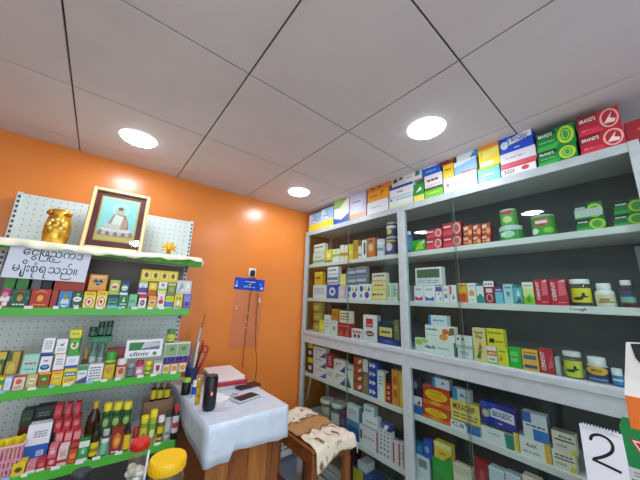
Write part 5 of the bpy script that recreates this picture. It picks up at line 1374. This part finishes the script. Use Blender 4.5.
X(432.5, 449.5, 378.5, 'small pale blue box on the red oval boxes', 'd8e8f2;r 0 0 .16 1 2a8ac8;p 3a7ab0 .5 .4 .75 .5 .6 .7;S 8ab0c8')
X(450.3, 480.3, 423, 'white and blue box under the yellow box', 'eaf0f4;p 2a7ac0 .55 0 1 0 1 1 .5 1 .58 .5;t .06 .35 .48 .8 2a4a60 C.li;e .62 .6 .7 .75 1c3a6a')
X(450.3, 480, 402, 'yellow box with dark red word', 'f0dc70;t .1 .55 .86 .85 8a2a1c MIXAGRIP;l .08 .15 .95 .45 8a7a4a 2;r 0 0 1 .06 OL;S c0a848')
X(452, 469.5, 389, 'small blue-ended box on the yellow word box', 'd0e4f0;r 0 0 .3 1 3a9ad8;p 2a6aa0 .45 .35 .7 .45 .55 .7;l .6 .3 .92 .5 6a8aa0 1')
X(481, 513.7, 430, 'white box with teal corner under the blue box', 'e6f0ee;p 1c8a78 .78 0 1 0 1 1 .74 1;l .25 .55 .6 .75 8ab0a8 1')
X(514, 519, 433, 'yellow-striped narrow box', 'e8c83a;r 0 0 .3 1 f4e8a0')
X(480.8, 516, 404.5, 'deep blue medicine box with white name band', '1c2c9a;p eaf0f8 .3 .38 .96 .3 .96 .74 .3 .82;p 60b8e0 .22 .34 .3 .38 .3 .8 .22 .7;t .36 .44 .9 .68 1c2c80 BIOGESIC;e .04 .3 .24 .66 e0b8a0;l .5 .12 .62 .22 d8e4f0 1;p 2a50c8 0 .8 .3 .7 .6 1 0 1;S 16227a')
X(519.5, 551, 440, 'white box with yellow side and black word', 'eef0ea;r .82 0 1 1 e8bc2a;t .22 .55 .58 .75 2a2a30 ALAX;l .1 .2 .7 .35 GY 1')
X(522.5, 548, 413.5, 'blue and white checked box', 'e4eaf0;r 0 .62 .38 1 2a6ac0;r .4 0 1 .42 3a7acc;l .15 .46 .9 .58 2a4a80 1;S 6a8ab0')
X(552, 576.5, 452, 'cream box with yellow corner, lower of two', 'eae8d4;r .1 .55 .95 .62 3a3a34;l .15 .68 .9 .85 4a4a44 1;p e0d84a .7 0 1 0 1 .4 .8 .35;l .15 .2 .6 .4 GY 1')
X(552, 576.5, 432.5, 'cream box with black rule, upper of two', 'e6e4d0;r .1 .55 .95 .62 3a3a34;l .3 .68 .9 .85 4a4a44 1;p e0d84a .7 0 1 0 1 .3 .8 .25;l .15 .2 .6 .4 GY 1;T a8a48a')

# --- shelf D and the cabinet floor
Dw = crow(ZSH['D'], "on the left bay's lowest shelf", 'goods on the lowest cabinet shelf')
X = Dw.box
Dw.bottle(317, 326.5, 400, 'clear plastic jar behind the stool cloth, left one', JAR, 'c8d0cc', None, None, capf=.15, neck=.9, shoulder=.05, name='jar', cat='jar', fill='b8c0b8')
Dw.bottle(328, 338.5, 404, 'clear plastic jar with white label behind the stool cloth', JAR, 'c8d0cc', 'e4e8e8', None, capf=.15, neck=.9, shoulder=.05, name='jar', cat='jar', fill='8a8094')
X(339, 345.7, 413, 'purple pouch beside the clear jars', '6a4a7a;l .2 .4 .8 .7 b0a0c0 2', name='pouch', cat='pouch')
X(346.3, 358.7, 424, 'plain blue box under the white and blue box', '2a6ab0;r 0 .85 1 1 5a9ad0')
X(346.3, 358.7, 405.5, 'white and blue box on the plain blue box', 'dce8f0;r 0 0 1 .2 5a9ac8;l .2 .5 .8 .8 GY 2;S 5aa0b8')
X(359.3, 378, 428, 'wide white box with red end', 'eaeef0;r .92 0 1 1 d83a5a;r .06 .3 .16 .75 4a4a6a;l .25 .4 .8 .6 c8a0b0 1')
X(362, 377.5, 415.5, 'white box in the middle of its stack', 'e8ecf0;r 0 0 1 .15 d8b0c0;l .3 .4 .9 .6 GY 1')
X(363.5, 374, 406, 'small pale blue box on top of its stack', 'd4e6ee;l .2 .3 .8 .7 5a8aa8 1;S 8ac0c0')
SPT = 'e8ecee;e .1 .6 .3 .9 GY;e .4 .6 .6 .9 GY;e .7 .6 .9 .9 GY;e .1 .1 .3 .4 GY;e .4 .1 .6 .4 GY;e .7 .1 .9 .4 GY'
for k, y in enumerate((446.5, 438.5, 430.5)):
    X(379, 390.5, y, 'white box with grey spots, %s of three' % ('bottom', 'middle', 'top')[k], SPT)
X(381, 390, 424, 'blue and white pack on the spotted boxes', '2a4aa0;p eef0f8 .2 .1 .6 .1 .9 .9 .5 .9', name='pack', cat='pack')
X(391, 397, 442, 'white box with red stripe, left of two', 'e8e6e8;r .3 0 .6 1 c8384a')
X(397.5, 403, 444, 'white box with red stripe, right of two', 'e8e6e8;r .2 0 .5 1 c8384a;l .6 .3 .95 .7 GY 2')
Dw.place = "on the right bay's lowest shelf"
X(416, 430, 456, 'white box with grey picture', 'd8e4e6;r .2 .5 .8 .85 8a8a90;S 9ab8c0', d=.05)
X(413, 422.5, 443, 'teal-blue box on the white picture box', '2a7aa8;r .2 .2 .8 .8 3a8ab8')
X(423, 432, 441, 'bright blue box on the white picture box', '2a5ac0;e .2 .3 .7 .7 8ab0e8')
X(432.7, 453, 460, 'plain green box', '22962e;S 18742a;p 2aa83a 0 .6 1 .3 1 1 0 1')
X(434, 451.5, 443.5, 'yellow box with green corner on the green box', 'e8c848;p 3a9a3a .5 0 1 0 1 .5;r 0 .7 1 1 e8e4a0;l .3 .3 .7 .5 8a6a2a 1')
X(453.5, 474.5, 467, 'cream box beside the plain green box', 'e4e2c4;r 0 .75 1 1 d0ccb0;l .2 .3 .7 .6 GY 2')
X(475, 490, 461, 'dark red box with white band', 'a01c30;p f0e8e8 0 .3 1 .2 1 .45 0 .55;e .4 .6 .7 .85 c84a5a')
X(490.5, 507, 469, 'pale blue box, left of the pale pair', 'c8dce8;r 0 0 1 .4 e4eef4')
X(507.5, 524, 475, 'pale blue box, right of the pale pair', 'c8dce8;r 0 0 1 .4 e4eef4')
X(525.5, 545, 478, 'cream box at the bottom picture edge', 'e6e2cc;l .2 .4 .8 .7 GY 1')
Ew = crow(.07, "on the left bay's cabinet floor", 'goods on the cabinet floor')
X = lambda *a, **k: Ew.box(*a, **{'d': .1, **k})
X(343.5, 352, 452, 'tall purple-black box', '3a1c34;l .2 .5 .8 .8 7a4a6a 2')
X(353, 379, 474, 'blue box with yellow end', '2a5a9a;r 0 0 .4 1 d8c02a;l .5 .4 .9 .7 8ab0d8 1')
X(357.5, 366, 462.5, 'small white box on the blue and yellow box', 'dce4e6;r 0 0 1 .2 9ab0b8')

# ------------------------------------------------------------------ picture settings
sc.view_settings.view_transform = 'Standard'
sc.view_settings.look = 'None'
sc.view_settings.gamma = 1
sc.view_settings.exposure = EXPO
sc.view_settings.use_curve_mapping = False
